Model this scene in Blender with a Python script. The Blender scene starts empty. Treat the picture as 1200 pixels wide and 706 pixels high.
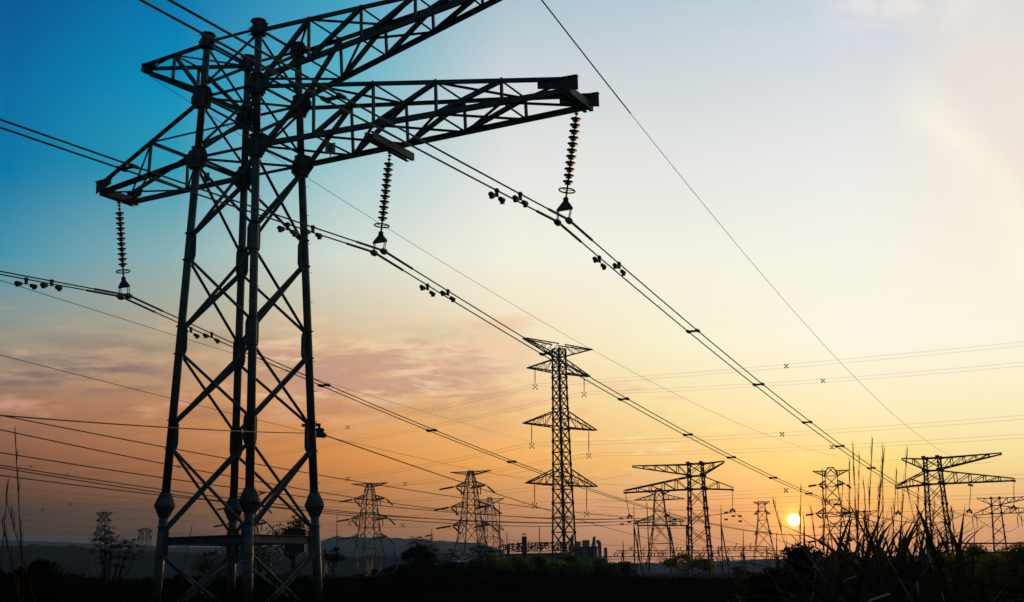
import bpy, math, random
import numpy as np
from mathutils import Vector, Matrix, noise
R = math.radians
random.seed(7); rng = np.random.default_rng(7)
scene = bpy.context.scene
col = scene.collection

# ------------------------------------------------------------------ camera
F, PITCH, ROLL, EYE = 1466.1, 0.2149, -0.0198, 1.7
_r0 = Vector((1, 0, 0)); _u0 = Vector((0, -math.sin(PITCH), math.cos(PITCH))); FW = Vector((0, math.cos(PITCH), math.sin(PITCH)))
RX = _r0 * math.cos(ROLL) + _u0 * math.sin(ROLL)
UX = -_r0 * math.sin(ROLL) + _u0 * math.cos(ROLL)
CAM = Vector((0, 0, EYE))
cd = bpy.data.cameras.new('camera'); cam = bpy.data.objects.new('camera', cd); col.objects.link(cam)
cd.sensor_width = 36; cd.lens = F / 1200 * 36; cd.clip_start = 0.1; cd.clip_end = 20000
m = Matrix((RX, UX, -FW)).transposed().to_4x4(); m.translation = CAM
cam.matrix_world = m
scene.camera = cam

def ray(px, py): return RX * ((px - 600) / F) + UX * ((353 - py) / F) + FW
def at(px, py, Y):                     # world point seen at a photo pixel, Y metres ahead
    d = ray(px, py); return CAM + d * (Y / d.y)
def px_of(P):
    q = P - CAM; z = q.dot(FW); return (600 + F * q.dot(RX) / z, 353 - F * q.dot(UX) / z)
def pxm(Y): return Y / F               # metres per photo pixel at distance Y

# ------------------------------------------------------------------ light, sky, exposure
HAZE = 0.00009
SUN = ray(930.5, 609.5).normalized()
sun_el = math.asin(SUN.z); sun_az = math.atan2(SUN.x, SUN.y)
ld = bpy.data.lights.new('sun', 'SUN'); lo = bpy.data.objects.new('sun', ld); col.objects.link(lo)
ld.energy = 2.0; ld.angle = R(0.53); ld.color = (1.0, 0.55, 0.25)
lo.rotation_euler = (-SUN).to_track_quat('-Z', 'Y').to_euler()
vs = scene.view_settings
vs.view_transform = 'Standard'; vs.look = 'None'; vs.exposure = 0; vs.gamma = 1; vs.use_curve_mapping = False
scene.cycles.max_bounces = 6; scene.cycles.volume_bounces = 0

def lin(c, a=1.0):
    o = []
    for v in c[:3]:
        v = v / 255.0
        o.append(v / 12.92 if v <= 0.04045 else ((v + 0.055) / 1.055) ** 2.4)
    return (*o, a)

world = bpy.data.worlds.new('World'); scene.world = world; world.use_nodes = True
nt = world.node_tree; nt.nodes.clear()
def N(t, **k):
    n = nt.nodes.new(t)
    for a, b in k.items(): setattr(n, a, b)
    return n
def Mth(op, a, b=None, c=None, clamp=False):
    n = N('ShaderNodeMath', operation=op, use_clamp=clamp)
    for i, v in enumerate((a, b, c)):
        if v is None: continue
        if isinstance(v, (int, float)): n.inputs[i].default_value = v
        else: nt.links.new(v, n.inputs[i])
    return n.outputs[0]
def MixC(f, a, b, mode='MIX'):
    n = N('ShaderNodeMix', data_type='RGBA', blend_type=mode)
    for i, v in ((0, f), (6, a), (7, b)):
        if isinstance(v, (int, float)): n.inputs[i].default_value = v
        elif isinstance(v, tuple): n.inputs[i].default_value = v
        else: nt.links.new(v, n.inputs[i])
    return n.outputs[2]
def MapR(v, a, b, c=0.0, d=1.0, smooth=True):
    n = N('ShaderNodeMapRange', interpolation_type='SMOOTHSTEP' if smooth else 'LINEAR'); n.clamp = True
    nt.links.new(v, n.inputs[0])
    for i, x in zip((1, 2, 3, 4), (a, b, c, d)): n.inputs[i].default_value = x
    return n.outputs[0]
tc = N('ShaderNodeTexCoord'); sep = N('ShaderNodeSeparateXYZ'); nt.links.new(tc.outputs['Generated'], sep.inputs[0])
az = Mth('ARCTAN2', sep.outputs[0], sep.outputs[1])
el = Mth('ARCSINE', sep.outputs[2])
# colour of the dusk sky by azimuth column (degrees) and elevation
ys = [0, 100, 200, 300, 400, 480, 540, 600, 650]
tab = {
 0: [(0, 91, 151), (0, 108, 163), (0, 120, 167), (67, 148, 170), (156, 152, 135), (161, 112, 85), (122, 80, 60), (58, 49, 43), (34, 34, 37)],
 200: [(0, 120, 175), (0, 144, 187), (43, 157, 182), (140, 178, 179), (185, 165, 135), (195, 136, 89), (170, 109, 69), (97, 70, 53), (47, 42, 44)],
 400: [(64, 162, 193), (91, 181, 198), (164, 203, 207), (213, 222, 210), (219, 192, 151), (227, 161, 94), (217, 140, 71), (163, 108, 67), (103, 79, 68)],
 600: [(171, 197, 208), (206, 214, 218), (230, 231, 227), (245, 243, 226), (249, 228, 185), (251, 202, 136), (249, 177, 93), (199, 137, 89), (157, 105, 76)],
 800: [(187, 203, 215), (211, 218, 221), (230, 232, 228), (246, 244, 230), (250, 246, 211), (252, 229, 167), (250, 202, 116), (231, 160, 100), (191, 130, 94)],
 1000: [(197, 212, 222), (218, 224, 228), (238, 238, 235), (248, 246, 233), (253, 249, 231), (254, 240, 192), (254, 223, 128), (254, 179, 91), (226, 150, 102)],
 1200: [(208, 215, 223), (234, 225, 218), (247, 236, 220), (251, 243, 224), (255, 249, 224), (255, 242, 190), (254, 227, 157), (245, 181, 119), (205, 141, 107)],
}
EMAX = R(30)
def ramp(stops):
    n = N('ShaderNodeValToRGB'); cr = n.color_ramp; cr.interpolation = 'EASE' if False else 'LINEAR'
    stops = sorted(stops)
    while len(cr.elements) < len(stops): cr.elements.new(0.5)
    for e_, (p_, c_) in zip(cr.elements, stops): e_.position = p_; e_.color = c_
    return n
eln = Mth('DIVIDE', el, EMAX, clamp=True)
cur = None; prev = None
for x in sorted(tab):
    st = []
    azx = math.atan2(ray(x, 300).x, ray(x, 300).y)
    for y, c in zip(ys, tab[x]):
        d = ray(x, y).normalized(); st.append((max(0, min(1, math.asin(d.z) / EMAX)), lin(c)))
    top = tab[x][0]; st.append((1.0, lin(tuple(v * (0.85 if i == 0 else 0.93) for i, v in enumerate(top)))))
    b = tab[x][-1]; st.append((0.0, lin(tuple(v * 0.94 for v in b))))
    n = ramp(st); nt.links.new(eln, n.inputs[0])
    cur = n.outputs[0] if cur is None else MixC(MapR(az, prev, azx, smooth=False), cur, n.outputs[0])
    prev = azx
# the side of the sky away from the sun is a dim dusk blue, as is the zenith
cosun = N('ShaderNodeVectorMath', operation='DOT_PRODUCT'); nt.links.new(tc.outputs['Generated'], cosun.inputs[0]); cosun.inputs[1].default_value = SUN
dot = cosun.outputs['Value']
back = N('ShaderNodeValToRGB'); nt.links.new(eln, back.inputs[0])
back.color_ramp.elements[0].color = (0.015, 0.016, 0.018, 1); back.color_ramp.elements[1].color = (0.022, 0.060, 0.095, 1)
cur = MixC(MapR(dot, 0.80, 0.45), cur, back.outputs[0])
cur = MixC(MapR(el, R(25), R(55)), cur, (0.022, 0.058, 0.10, 1))
# clouds: stretched noise on the sky direction
def cl_noise(sx, sz, scale, detail, rough, off=(0, 0, 0)):
    mp = N('ShaderNodeMapping'); cmb = N('ShaderNodeCombineXYZ'); nt.links.new(az, cmb.inputs[0]); nt.links.new(el, cmb.inputs[1])
    nt.links.new(cmb.outputs[0], mp.inputs[0]); mp.inputs['Scale'].default_value = (sx, sz, 1); mp.inputs['Location'].default_value = off
    mp.inputs['Rotation'].default_value = (0, 0, R(off[2]))
    n = N('ShaderNodeTexNoise'); nt.links.new(mp.outputs[0], n.inputs[0]); n.inputs['Scale'].default_value = scale
    n.inputs['Detail'].default_value = detail; n.inputs['Roughness'].default_value = rough; n.inputs['Distortion'].default_value = 0.25
    return n.outputs[0]
def dirs(px, py): d = ray(px, py).normalized(); return math.atan2(d.x, d.y), math.asin(d.z)
def window(x0, x1, y0, y1, fx, fy):
    a0, _ = dirs(x0, 400); a1, _ = dirs(x1, 400); e1 = dirs(600, y0)[1]; e0 = dirs(600, y1)[1]
    fa = fx / F; fe = fy / F
    p = Mth('MULTIPLY', MapR(az, a0 - fa, a0 + fa), MapR(az, a1 - fa, a1 + fa, 1, 0))
    q = Mth('MULTIPLY', MapR(el, e0 - fe, e0 + fe), MapR(el, e1 - fe, e1 + fe, 1, 0))
    return Mth('MULTIPLY', p, q)
# mauve and pink bank low on the left
n1 = cl_noise(1, 4.2, 9, 8, 0.62, (0.3, 1.1, 4))
w1 = window(-500, 600, 385, 505, 60, 30)
f1 = Mth('MULTIPLY', MapR(n1, 0.44, 0.66), w1)
cur = MixC(Mth('MULTIPLY', f1, 0.55), cur, MixC(0.5, cur, lin((96, 74, 88))))
n2 = cl_noise(1, 3.6, 14, 8, 0.6, (1.7, 0.4, 5))
f2 = Mth('MULTIPLY', MapR(n2, 0.50, 0.72), window(-500, 640, 370, 500, 60, 26))
cur = MixC(Mth('MULTIPLY', f2, 0.60), cur, lin((236, 178, 150)))
n1b = cl_noise(1, 5.0, 13, 7, 0.6, (5.3, 2.2, 3))
f1b = Mth('MULTIPLY', MapR(n1b, 0.40, 0.56), window(310, 590, 398, 478, 60, 20))
cur = MixC(Mth('MULTIPLY', f1b, 0.72), cur, lin((196, 148, 132)))
n1d = cl_noise(1, 4.0, 18, 8, 0.62, (7.7, 3.1, 4))
f1d = Mth('MULTIPLY', MapR(n1d, 0.50, 0.64), window(300, 640, 376, 470, 60, 16))
cur = MixC(Mth('MULTIPLY', f1d, 0.85), cur, lin((246, 206, 168)))
f1c = Mth('MULTIPLY', MapR(n1b, 0.45, 0.62), window(-200, 190, 415, 462, 60, 16))
cur = MixC(Mth('MULTIPLY', f1c, 0.75), cur, lin((120, 100, 102)))
# pale wisps above the sun
n3 = cl_noise(1, 5.0, 26, 7, 0.6, (2.1, 0.7, 3))
f3 = Mth('MULTIPLY', MapR(n3, 0.56, 0.68), window(620, 1010, 465, 552, 70, 20))
cur = MixC(Mth('MULTIPLY', f3, 0.55), cur, lin((255, 238, 165)))
n3b = cl_noise(1, 5.0, 20, 6, 0.6, (3.9, 1.7, 2))
f3b = Mth('MULTIPLY', MapR(n3b, 0.5, 0.66), window(560, 800, 445, 500, 60, 18))
cur = MixC(Mth('MULTIPLY', f3b, 0.35), cur, lin((232, 176, 140)))
# faint bar of mauve at the right edge
f5 = Mth('MULTIPLY', MapR(n2, 0.40, 0.60), window(1100, 1500, 570, 592, 60, 10))
cur = MixC(Mth('MULTIPLY', f5, 0.35), cur, lin((200, 150, 125)))
# soft cream veil, upper right, falling to the lower right
n4 = cl_noise(3.2, 1.3, 4.0, 6, 0.55, (0.2, 0.9, 38))
f4 = Mth('MULTIPLY', MapR(n4, 0.30, 0.72), window(1010, 1900, -250, 330, 130, 110))
cur = MixC(Mth('MULTIPLY', f4, 0.30), cur, lin((246, 238, 232)))
n6 = cl_noise(1.0, 2.6, 5, 5, 0.5, (4.2, 0.9, 20))
cur = MixC(Mth('MULTIPLY', Mth('MULTIPLY', MapR(n6, 0.40, 0.70), 0.07), MapR(az, dirs(350, 300)[0], dirs(700, 300)[0])), cur, lin((255, 246, 236)))
# bright cream streak and the grey veil beyond it, upper right
pa = dirs(1078, 110); pb = dirs(1200, 282); tx, ty = pb[0] - pa[0], pb[1] - pa[1]; tl = math.hypot(tx, ty); nxx, nyy = -ty / tl, tx / tl
nst = cl_noise(2.0, 1.6, 7, 7, 0.6, (1.2, 6.1, 40))
dist = Mth('ADD', Mth('ADD', Mth('MULTIPLY', Mth('SUBTRACT', az, pa[0]), nxx), Mth('MULTIPLY', Mth('SUBTRACT', el, pa[1]), nyy)), Mth('MULTIPLY', Mth('SUBTRACT', nst, 0.5), 0.05))
along = Mth('ADD', Mth('MULTIPLY', Mth('SUBTRACT', az, pa[0]), tx / tl), Mth('MULTIPLY', Mth('SUBTRACT', el, pa[1]), ty / tl))
veil = Mth('MULTIPLY', MapR(dist, 0.000, 0.035), Mth('MULTIPLY', MapR(dist, 0.20, 0.06), MapR(nst, 0.3, 0.6, 0.3, 1.0)))
cur = MixC(Mth('MULTIPLY', veil, 0.55), cur, lin((236, 226, 216)))
band = Mth('MULTIPLY', MapR(dist, -0.030, 0.004), MapR(dist, 0.034, 0.0))
band = Mth('MULTIPLY', band, Mth('MULTIPLY', MapR(along, -0.05, 0.07), MapR(nst, 0.30, 0.60, 0.25, 1.0)))
cur = MixC(Mth('MULTIPLY', band, 0.85), cur, lin((255, 250, 230)))
nw = cl_noise(1.5, 2.0, 13, 8, 0.65, (9.2, 4.4, 25))
fw_ = Mth('MULTIPLY', MapR(nw, 0.40, 0.60), window(1015, 1190, -220, 75, 40, 40))
cur = MixC(Mth('MULTIPLY', fw_, 0.55), cur, lin((246, 236, 230)))
# glow and disc of the low sun
ang = Mth('ARCCOSINE', dot)
g1 = Mth('POWER', 2.718, Mth('MULTIPLY', ang, -1 / R(2.6)))
cur = MixC(1.0, cur, MixC(1.0, (0.42, 0.13, 0.015, 1), g1, 'MULTIPLY'), 'ADD')
g3 = Mth('POWER', 2.718, Mth('MULTIPLY', ang, -1 / R(0.8)))
cur = MixC(1.0, cur, MixC(1.0, (0.45, 0.16, 0.0, 1), g3, 'MULTIPLY'), 'ADD')
g2 = Mth('POWER', 2.718, Mth('MULTIPLY', ang, -1 / R(0.20)))
cur = MixC(1.0, cur, MixC(1.0, (3.0, 1.9, 0.03, 1), g2, 'MULTIPLY'), 'ADD')
disc = MapR(ang, R(0.30), R(0.22), 0, 1)
cur = MixC(disc, cur, (3.2, 2.9, 2.0, 1))
bg = N('ShaderNodeBackground'); nt.links.new(cur, bg.inputs[0]); bg.inputs[1].default_value = 1.0
sky = N('ShaderNodeTexSky', sky_type='NISHITA'); sky.sun_disc = False; sky.sun_elevation = sun_el; sky.sun_rotation = sun_az
bg2 = N('ShaderNodeBackground'); nt.links.new(sky.outputs[0], bg2.inputs[0]); bg2.inputs[1].default_value = 0.0015
add = N('ShaderNodeAddShader'); nt.links.new(bg.outputs[0], add.inputs[0]); nt.links.new(bg2.outputs[0], add.inputs[1])
wo = N('ShaderNodeOutputWorld'); nt.links.new(add.outputs[0], wo.inputs[0])

# ------------------------------------------------------------------ materials
def mat(name, c, rough=0.6, metal=0.0, var=0.25, scale=3.0, bump=0.0, trans=0.0, c2=None, spec=0.5):
    mt = bpy.data.materials.new(name); mt.use_nodes = True; t = mt.node_tree; b = t.nodes['Principled BSDF']
    g = t.nodes.new('ShaderNodeTexCoord'); n = t.nodes.new('ShaderNodeTexNoise'); n.inputs['Scale'].default_value = scale; n.inputs['Detail'].default_value = 5
    t.links.new(g.outputs['Object'], n.inputs[0])
    r = t.nodes.new('ShaderNodeValToRGB'); t.links.new(n.outputs[0], r.inputs[0])
    r.color_ramp.elements[0].position = 0.3; r.color_ramp.elements[1].position = 0.7
    c2 = c2 or tuple(v * (1 + var) for v in c); r.color_ramp.elements[0].color = (*[v * (1 - var) for v in c], 1); r.color_ramp.elements[1].color = (*c2, 1)
    t.links.new(r.outputs[0], b.inputs['Base Color'])
    b.inputs['Roughness'].default_value = rough; b.inputs['Metallic'].default_value = metal; b.inputs['Specular IOR Level'].default_value = spec
    if bump:
        bp = t.nodes.new('ShaderNodeBump'); bp.inputs['Strength'].default_value = bump; t.links.new(n.outputs[0], bp.inputs['Height']); t.links.new(bp.outputs[0], b.inputs['Normal'])
    if trans:
        tr = t.nodes.new('ShaderNodeBsdfTranslucent'); t.links.new(r.outputs[0], tr.inputs[0]); mx = t.nodes.new('ShaderNodeMixShader'); mx.inputs[0].default_value = trans
        t.links.new(b.outputs[0], mx.inputs[1]); t.links.new(tr.outputs[0], mx.inputs[2]); t.links.new(mx.outputs[0], t.nodes['Material Output'].inputs[0])
    return mt
M = dict(
 steel=mat('galvanised_steel', (0.125, 0.142, 0.128), 0.6, 0.25, 0.38, 2.2, 0.05),
 steel_far=mat('weathered_steel', (0.06, 0.06, 0.06), 0.7, 0.1, 0.2, 1.0),
 rust=mat('rusty_steel', (0.20, 0.10, 0.05), 0.8, 0.1, 0.4, 6),
 porcelain=mat('brown_insulator', (0.030, 0.026, 0.024), 0.55, 0, 0.15, 5),
 wire=mat('aluminium_conductor', (0.10, 0.10, 0.10), 0.6, 0.3, 0.1, 5),
 wire_far=mat('distant_conductor', (0.12, 0.12, 0.12), 0.7, 0, 0.1, 1),
 ground=mat('dark_soil', (0.035, 0.032, 0.022), 0.95, 0, 0.35, 0.4, 0.3, c2=(0.030, 0.038, 0.018), spec=0.0),
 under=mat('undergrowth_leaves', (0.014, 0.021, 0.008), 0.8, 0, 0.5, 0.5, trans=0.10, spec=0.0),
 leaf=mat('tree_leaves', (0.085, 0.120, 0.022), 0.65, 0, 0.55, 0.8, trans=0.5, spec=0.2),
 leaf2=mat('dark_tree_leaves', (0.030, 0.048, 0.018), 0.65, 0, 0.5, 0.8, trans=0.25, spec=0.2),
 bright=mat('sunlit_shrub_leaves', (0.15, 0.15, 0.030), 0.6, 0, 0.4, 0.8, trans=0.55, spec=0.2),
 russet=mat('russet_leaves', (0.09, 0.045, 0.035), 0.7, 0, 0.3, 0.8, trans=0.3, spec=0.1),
 bark=mat('bark', (0.07, 0.055, 0.04), 0.9, 0, 0.3, 8, 0.3),
 reed=mat('reed_blades', (0.028, 0.040, 0.012), 0.6, 0, 0.4, 2.0, trans=0.30, spec=0.3, c2=(0.060, 0.050, 0.018)),
 straw=mat('dry_grass_stalk', (0.075, 0.045, 0.025), 0.8, 0, 0.35, 8.0, trans=0.3, spec=0.0),
 hill=mat('wooded_hill_haze_tint', (0.008, 0.040, 0.060), 0.95, 0, 0.35, 0.02, spec=0.0),  # blue of distant haze put into the woodland colour
 plain=mat('far_plain_haze_tint', (0.006, 0.020, 0.026), 0.95, 0, 0.4, 0.015, spec=0.0),  # dark teal, haze tint mixed into the base colour here too
 concrete=mat('pale_concrete', (0.34, 0.32, 0.30), 0.85, 0, 0.15, 1.2, 0.1),
 blue=mat('blue_metal_roof', (0.10, 0.14, 0.22), 0.6, 0.1, 0.1, 1),
 board=mat('dark_board', (0.06, 0.055, 0.05), 0.7, 0, 0.2, 3),
 plate=mat('white_number_plate', (0.6, 0.6, 0.58), 0.6, 0, 0.08, 3),
 plate_dark=mat('plate_lettering', (0.08, 0.08, 0.09), 0.6, 0, 0.08, 3),
 darkpane=mat('louvre_gap', (0.05, 0.05, 0.05), 0.7, 0, 0.1, 3),
)

# ------------------------------------------------------------------ mesh helpers
class MB:
    def __init__(s): s.v = []; s.f = []
    def add(s, vs_, fs_):
        o = len(s.v); s.v += [tuple(p) for p in vs_]; s.f += [tuple(i + o for i in f) for f in fs_]; return s
    def tube(s, a, b, r0, r1=None, n=8, cap=True):
        a = Vector(a); b = Vector(b); r1 = r0 if r1 is None else r1
        d = (b - a)
        if d.length < 1e-6: return s
        d.normalize(); u = d.orthogonal().normalized() if abs(d.z) > 0.999 else d.cross(Vector((0, 0, 1))).normalized(); w = d.cross(u)
        vs_ = []
        for c, r in ((a, r0), (b, r1)):
            for i in range(n):
                t = 2 * math.pi * i / n; vs_.append(c + u * (r * math.cos(t)) + w * (r * math.sin(t)))
        fs_ = [(i, (i + 1) % n, n + (i + 1) % n, n + i) for i in range(n)]
        if cap: fs_ += [tuple(range(n))[::-1], tuple(range(n, 2 * n))]
        return s.add(vs_, fs_)
    def path(s, pts, rs, n=6):
        pts = [Vector(p) for p in pts]
        if isinstance(rs, (int, float)): rs = [rs] * len(pts)
        vs_ = []; fs_ = []
        for k, p in enumerate(pts):
            d = (pts[min(k + 1, len(pts) - 1)] - pts[max(k - 1, 0)]).normalized()
            ref = Vector((0, 0, 1)) if abs(d.z) < 0.95 else Vector((1, 0, 0))
            u = d.cross(ref).normalized(); w = d.cross(u)
            for i in range(n):
                t = 2 * math.pi * i / n; vs_.append(p + u * (rs[k] * math.cos(t)) + w * (rs[k] * math.sin(t)))
        for k in range(len(pts) - 1):
            for i in range(n): fs_.append((k * n + i, k * n + (i + 1) % n, (k + 1) * n + (i + 1) % n, (k + 1) * n + i))
        fs_ += [tuple(range(n))[::-1], tuple(range((len(pts) - 1) * n, len(pts) * n))]
        return s.add(vs_, fs_)
    def lathe(s, base, axis, prof, n=16):      # prof: (distance along the axis, radius)
        base = Vector(base); d = Vector(axis).normalized(); u = d.orthogonal().normalized(); w = d.cross(u); vs_ = []; fs_ = []
        for h, r in prof:
            for i in range(n):
                t = 2 * math.pi * i / n; vs_.append(base + d * h + u * (r * math.cos(t)) + w * (r * math.sin(t)))
        for k in range(len(prof) - 1):
            for i in range(n): fs_.append((k * n + i, k * n + (i + 1) % n, (k + 1) * n + (i + 1) % n, (k + 1) * n + i))
        fs_ += [tuple(range(n))[::-1], tuple(range((len(prof) - 1) * n, len(prof) * n))]
        return s.add(vs_, fs_)
    def ring(s, c, axis, R_, r, n=20, k=6):
        c = Vector(c); d = Vector(axis).normalized(); u = d.orthogonal().normalized(); w = d.cross(u); vs_ = []; fs_ = []
        for i in range(n):
            t = 2 * math.pi * i / n; e = u * math.cos(t) + w * math.sin(t)
            for j in range(k):
                q = 2 * math.pi * j / k; vs_.append(c + e * (R_ + r * math.cos(q)) + d * (r * math.sin(q)))
        for i in range(n):
            for j in range(k): fs_.append((i * k + j, i * k + (j + 1) % k, ((i + 1) % n) * k + (j + 1) % k, ((i + 1) % n) * k + j))
        return s.add(vs_, fs_)
    def bar(s, a, b, w, h, up=(0, 0, 1)):      # rectangular section
        a = Vector(a); b = Vector(b); d = (b - a).normalized(); up = Vector(up)
        x = d.cross(up)
        if x.length < 1e-3: x = d.cross(Vector((1, 0.3, 0)))
        x.normalize(); y = x.cross(d)
        vs_ = [c + x * (sx * w / 2) + y * (sy * h / 2) for c in (a, b) for sx, sy in ((-1, -1), (1, -1), (1, 1), (-1, 1))]
        return s.add(vs_, [(0, 1, 2, 3), (7, 6, 5, 4), (0, 4, 5, 1), (1, 5, 6, 2), (2, 6, 7, 3), (3, 7, 4, 0)])
    def angle(s, a, b, w, t=None, up=(0, 0, 1), flip=1):   # L section
        a = Vector(a); b = Vector(b); t = t or w * 0.14; d = (b - a).normalized(); x = d.cross(Vector(up))
        if x.length < 1e-3: x = d.cross(Vector((1, 0.3, 0)))
        x.normalize(); y = x.cross(d) * flip
        P = [(0, 0), (w, 0), (w, t), (t, t), (t, w), (0, w)]; P = [(p - w / 3, q - w / 3) for p, q in P]
        vs_ = [c + x * p + y * q for c in (a, b) for p, q in P]
        return s.add(vs_, [(i, (i + 1) % 6, 6 + (i + 1) % 6, 6 + i) for i in range(6)] + [(0, 1, 2, 3), (0, 3, 4, 5), (9, 8, 7, 6), (11, 10, 9, 6)])
    def channel(s, a, b, w, h, t, up=(0, 0, 1), side=1):   # C section, open to one side
        a = Vector(a); b = Vector(b); d = (b - a).normalized(); x = d.cross(Vector(up)).normalized() * side; y = Vector(up)
        P = [(0, 0), (w, 0), (w, t), (t, t), (t, h - t), (w, h - t), (w, h), (0, h)]; P = [(p - w / 2, q - h / 2) for p, q in P]
        vs_ = [c + x * p + y * q for c in (a, b) for p, q in P]
        return s.add(vs_, [(i, (i + 1) % 8, 8 + (i + 1) % 8, 8 + i) for i in range(8)] + [(0, 1, 2, 3), (0, 3, 4, 7), (4, 5, 6, 7), (11, 10, 9, 8), (15, 12, 11, 8), (15, 14, 13, 12)])
    def plate(s, pts, nrm, t):
        nrm = Vector(nrm).normalized() * (t / 2); pts = [Vector(p) for p in pts]; n = len(pts)
        return s.add([p + nrm for p in pts] + [p - nrm for p in pts], [tuple(range(n)), tuple(range(2 * n - 1, n - 1, -1))] + [(i, (i + 1) % n, n + (i + 1) % n, n + i) for i in range(n)])
    def box(s, c, sx, sy, sz, rz=0):
        c = Vector(c); d = Vector((math.cos(rz), math.sin(rz), 0)); return s.bar(c - d * sx / 2, c + d * sx / 2, sy, sz)
    def quads(s, V4):                            # numpy (n,4,3)
        o = len(s.v); n = len(V4); s.v += [tuple(p) for p in V4.reshape(-1, 3).tolist()]
        s.f += [(o + 4 * i, o + 4 * i + 1, o + 4 * i + 2, o + 4 * i + 3) for i in range(n)]; return s
    def build(s, name, mt, parent=None, smooth=False, origin=None):
        me = bpy.data.meshes.new(name); o = bpy.data.objects.new(name, me); col.objects.link(o)
        off = parent['_o'] if parent is not None and '_o' in parent else (tuple(origin) if origin is not None else None)
        V = s.v
        if off is not None: ox, oy, oz = off; V = [(x - ox, y - oy, z - oz) for x, y, z in s.v]
        me.from_pydata(V, [], s.f); me.materials.append(mt)
        if smooth: me.shade_smooth() if hasattr(me, 'shade_smooth') else [setattr(p, 'use_smooth', True) for p in me.polygons]
        if parent is not None:
            o.parent = parent; TMP.setdefault(o.name, off)
            if off is not None: o['_o'] = tuple(off); CLEAN.append(o)
        elif origin is not None: o.location = origin
        return o
TMP = {}; CLEAN = []
def thing(name, label, cat, base, group=None, kind=None):
    o = bpy.data.objects.new(name, None); col.objects.link(o); o.location = base; o.empty_display_size = 0.3
    o['label'] = label; o['category'] = cat
    if group: o['group'] = group
    if kind: o['kind'] = kind
    o['_o'] = tuple(base); CLEAN.append(o); return o
def tag(o, label=None, cat=None, group=None, kind=None):
    if label: o['label'] = label
    if cat: o['category'] = cat
    if group: o['group'] = group
    if kind: o['kind'] = kind
    return o

# ------------------------------------------------------------------ setting: ground and hills
g = MB(); n_ = 60
xs = np.linspace(-3200, 3200, 41); yy = np.concatenate([np.linspace(-600, 400, 17), np.linspace(500, 3000, 20)])
vv = [(x, y, 0.0) for y in yy for x in xs]; nx = len(xs)
g.add(vv, [(j * nx + i, j * nx + i + 1, (j + 1) * nx + i + 1, (j + 1) * nx + i) for j in range(len(yy) - 1) for i in range(nx - 1)])
tag(g.build('ground', M['ground']), kind='structure')

def ridge(name, prof, Y, depth, mt, bump, seed, label=None):
    """a wooded ridge whose crest is given at photo pixels; a real hill with a front and a back slope"""
    b = MB(); px = np.arange(prof[0][0], prof[-1][0] + 0.1, 1.5); py = np.interp(px, [p[0] for p in prof], [p[1] for p in prof])
    rows = [-1.0, -0.75, -0.5, -0.3, -0.15, 0.0, 0.25, 0.6, 1.0]; P = []
    for x, y in zip(px, py):
        c = at(x, y, Y); tb = noise.fractal(Vector((x * 0.11, seed, 0)), 1.0, 2.0, 5) * bump + abs(noise.noise(Vector((x * 0.5, seed, 3)))) * bump * 0.6
        for k, r in enumerate(rows):
            h = (math.cos(r * math.pi) * 0.5 + 0.5) ** 0.8
            t = noise.noise(Vector((x * 0.25, r * 9, seed))) * bump * 0.7
            P.append((c.x, Y + r * depth, max(0.0, c.z * h + (tb if k == 5 else t) * min(1, h * 1.5)) - (0.5 if abs(r) == 1 else 0)))
    m_ = len(rows); b.add(P, [(i * m_ + k, (i + 1) * m_ + k, (i + 1) * m_ + k + 1, i * m_ + k + 1) for i in range(len(px) - 1) for k in range(m_ - 1)])
    return tag(b.build(name, mt, smooth=False), kind='structure')
ridge('hills', [(-250, 640), (-60, 632), (0, 634), (60, 635), (110, 637), (190, 641), (260, 642), (330, 640), (362, 638), (388, 632), (397, 629), (430, 630), (470, 631), (510, 634), (545, 636), (575, 640), (600, 652), (640, 668), (700, 684)], 2500, 560, M['hill'], 2.6, 1.3)
ridge('hills', [(-300, 655), (0, 644), (50, 641), (90, 643), (130, 646), (180, 648), (240, 650), (330, 652), (420, 654), (520, 656), (620, 664), (700, 676)], 1000, 230, M['plain'], 4.2, 5.1)
ridge('hills', [(560, 672), (640, 664), (720, 660), (790, 660), (860, 657), (930, 655), (1000, 654), (1100, 650), (1250, 646), (1400, 645)], 1900, 450, M['hill'], 1.6, 8.7)

hz = MB(); hz.add([(x, y, z) for x in (-3300, 3300) for y in (-700, 3100) for z in (-1.0, 96.0)], [(0, 1, 3, 2), (4, 6, 7, 5), (0, 4, 5, 1), (2, 3, 7, 6), (0, 2, 6, 4), (1, 5, 7, 3)])
hm = bpy.data.materials.new('haze'); hm.use_nodes = True; ht = hm.node_tree; ht.nodes.clear(); hv = ht.nodes.new('ShaderNodeVolumePrincipled'); ho = ht.nodes.new('ShaderNodeOutputMaterial')
hv.inputs['Density'].default_value = HAZE; hv.inputs['Color'].default_value = (0.27, 0.50, 0.82, 1); hv.inputs['Anisotropy'].default_value = 0.3; ht.links.new(hv.outputs[0], ho.inputs['Volume'])
tag(hz.build('haze', hm), kind='stuff')

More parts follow.
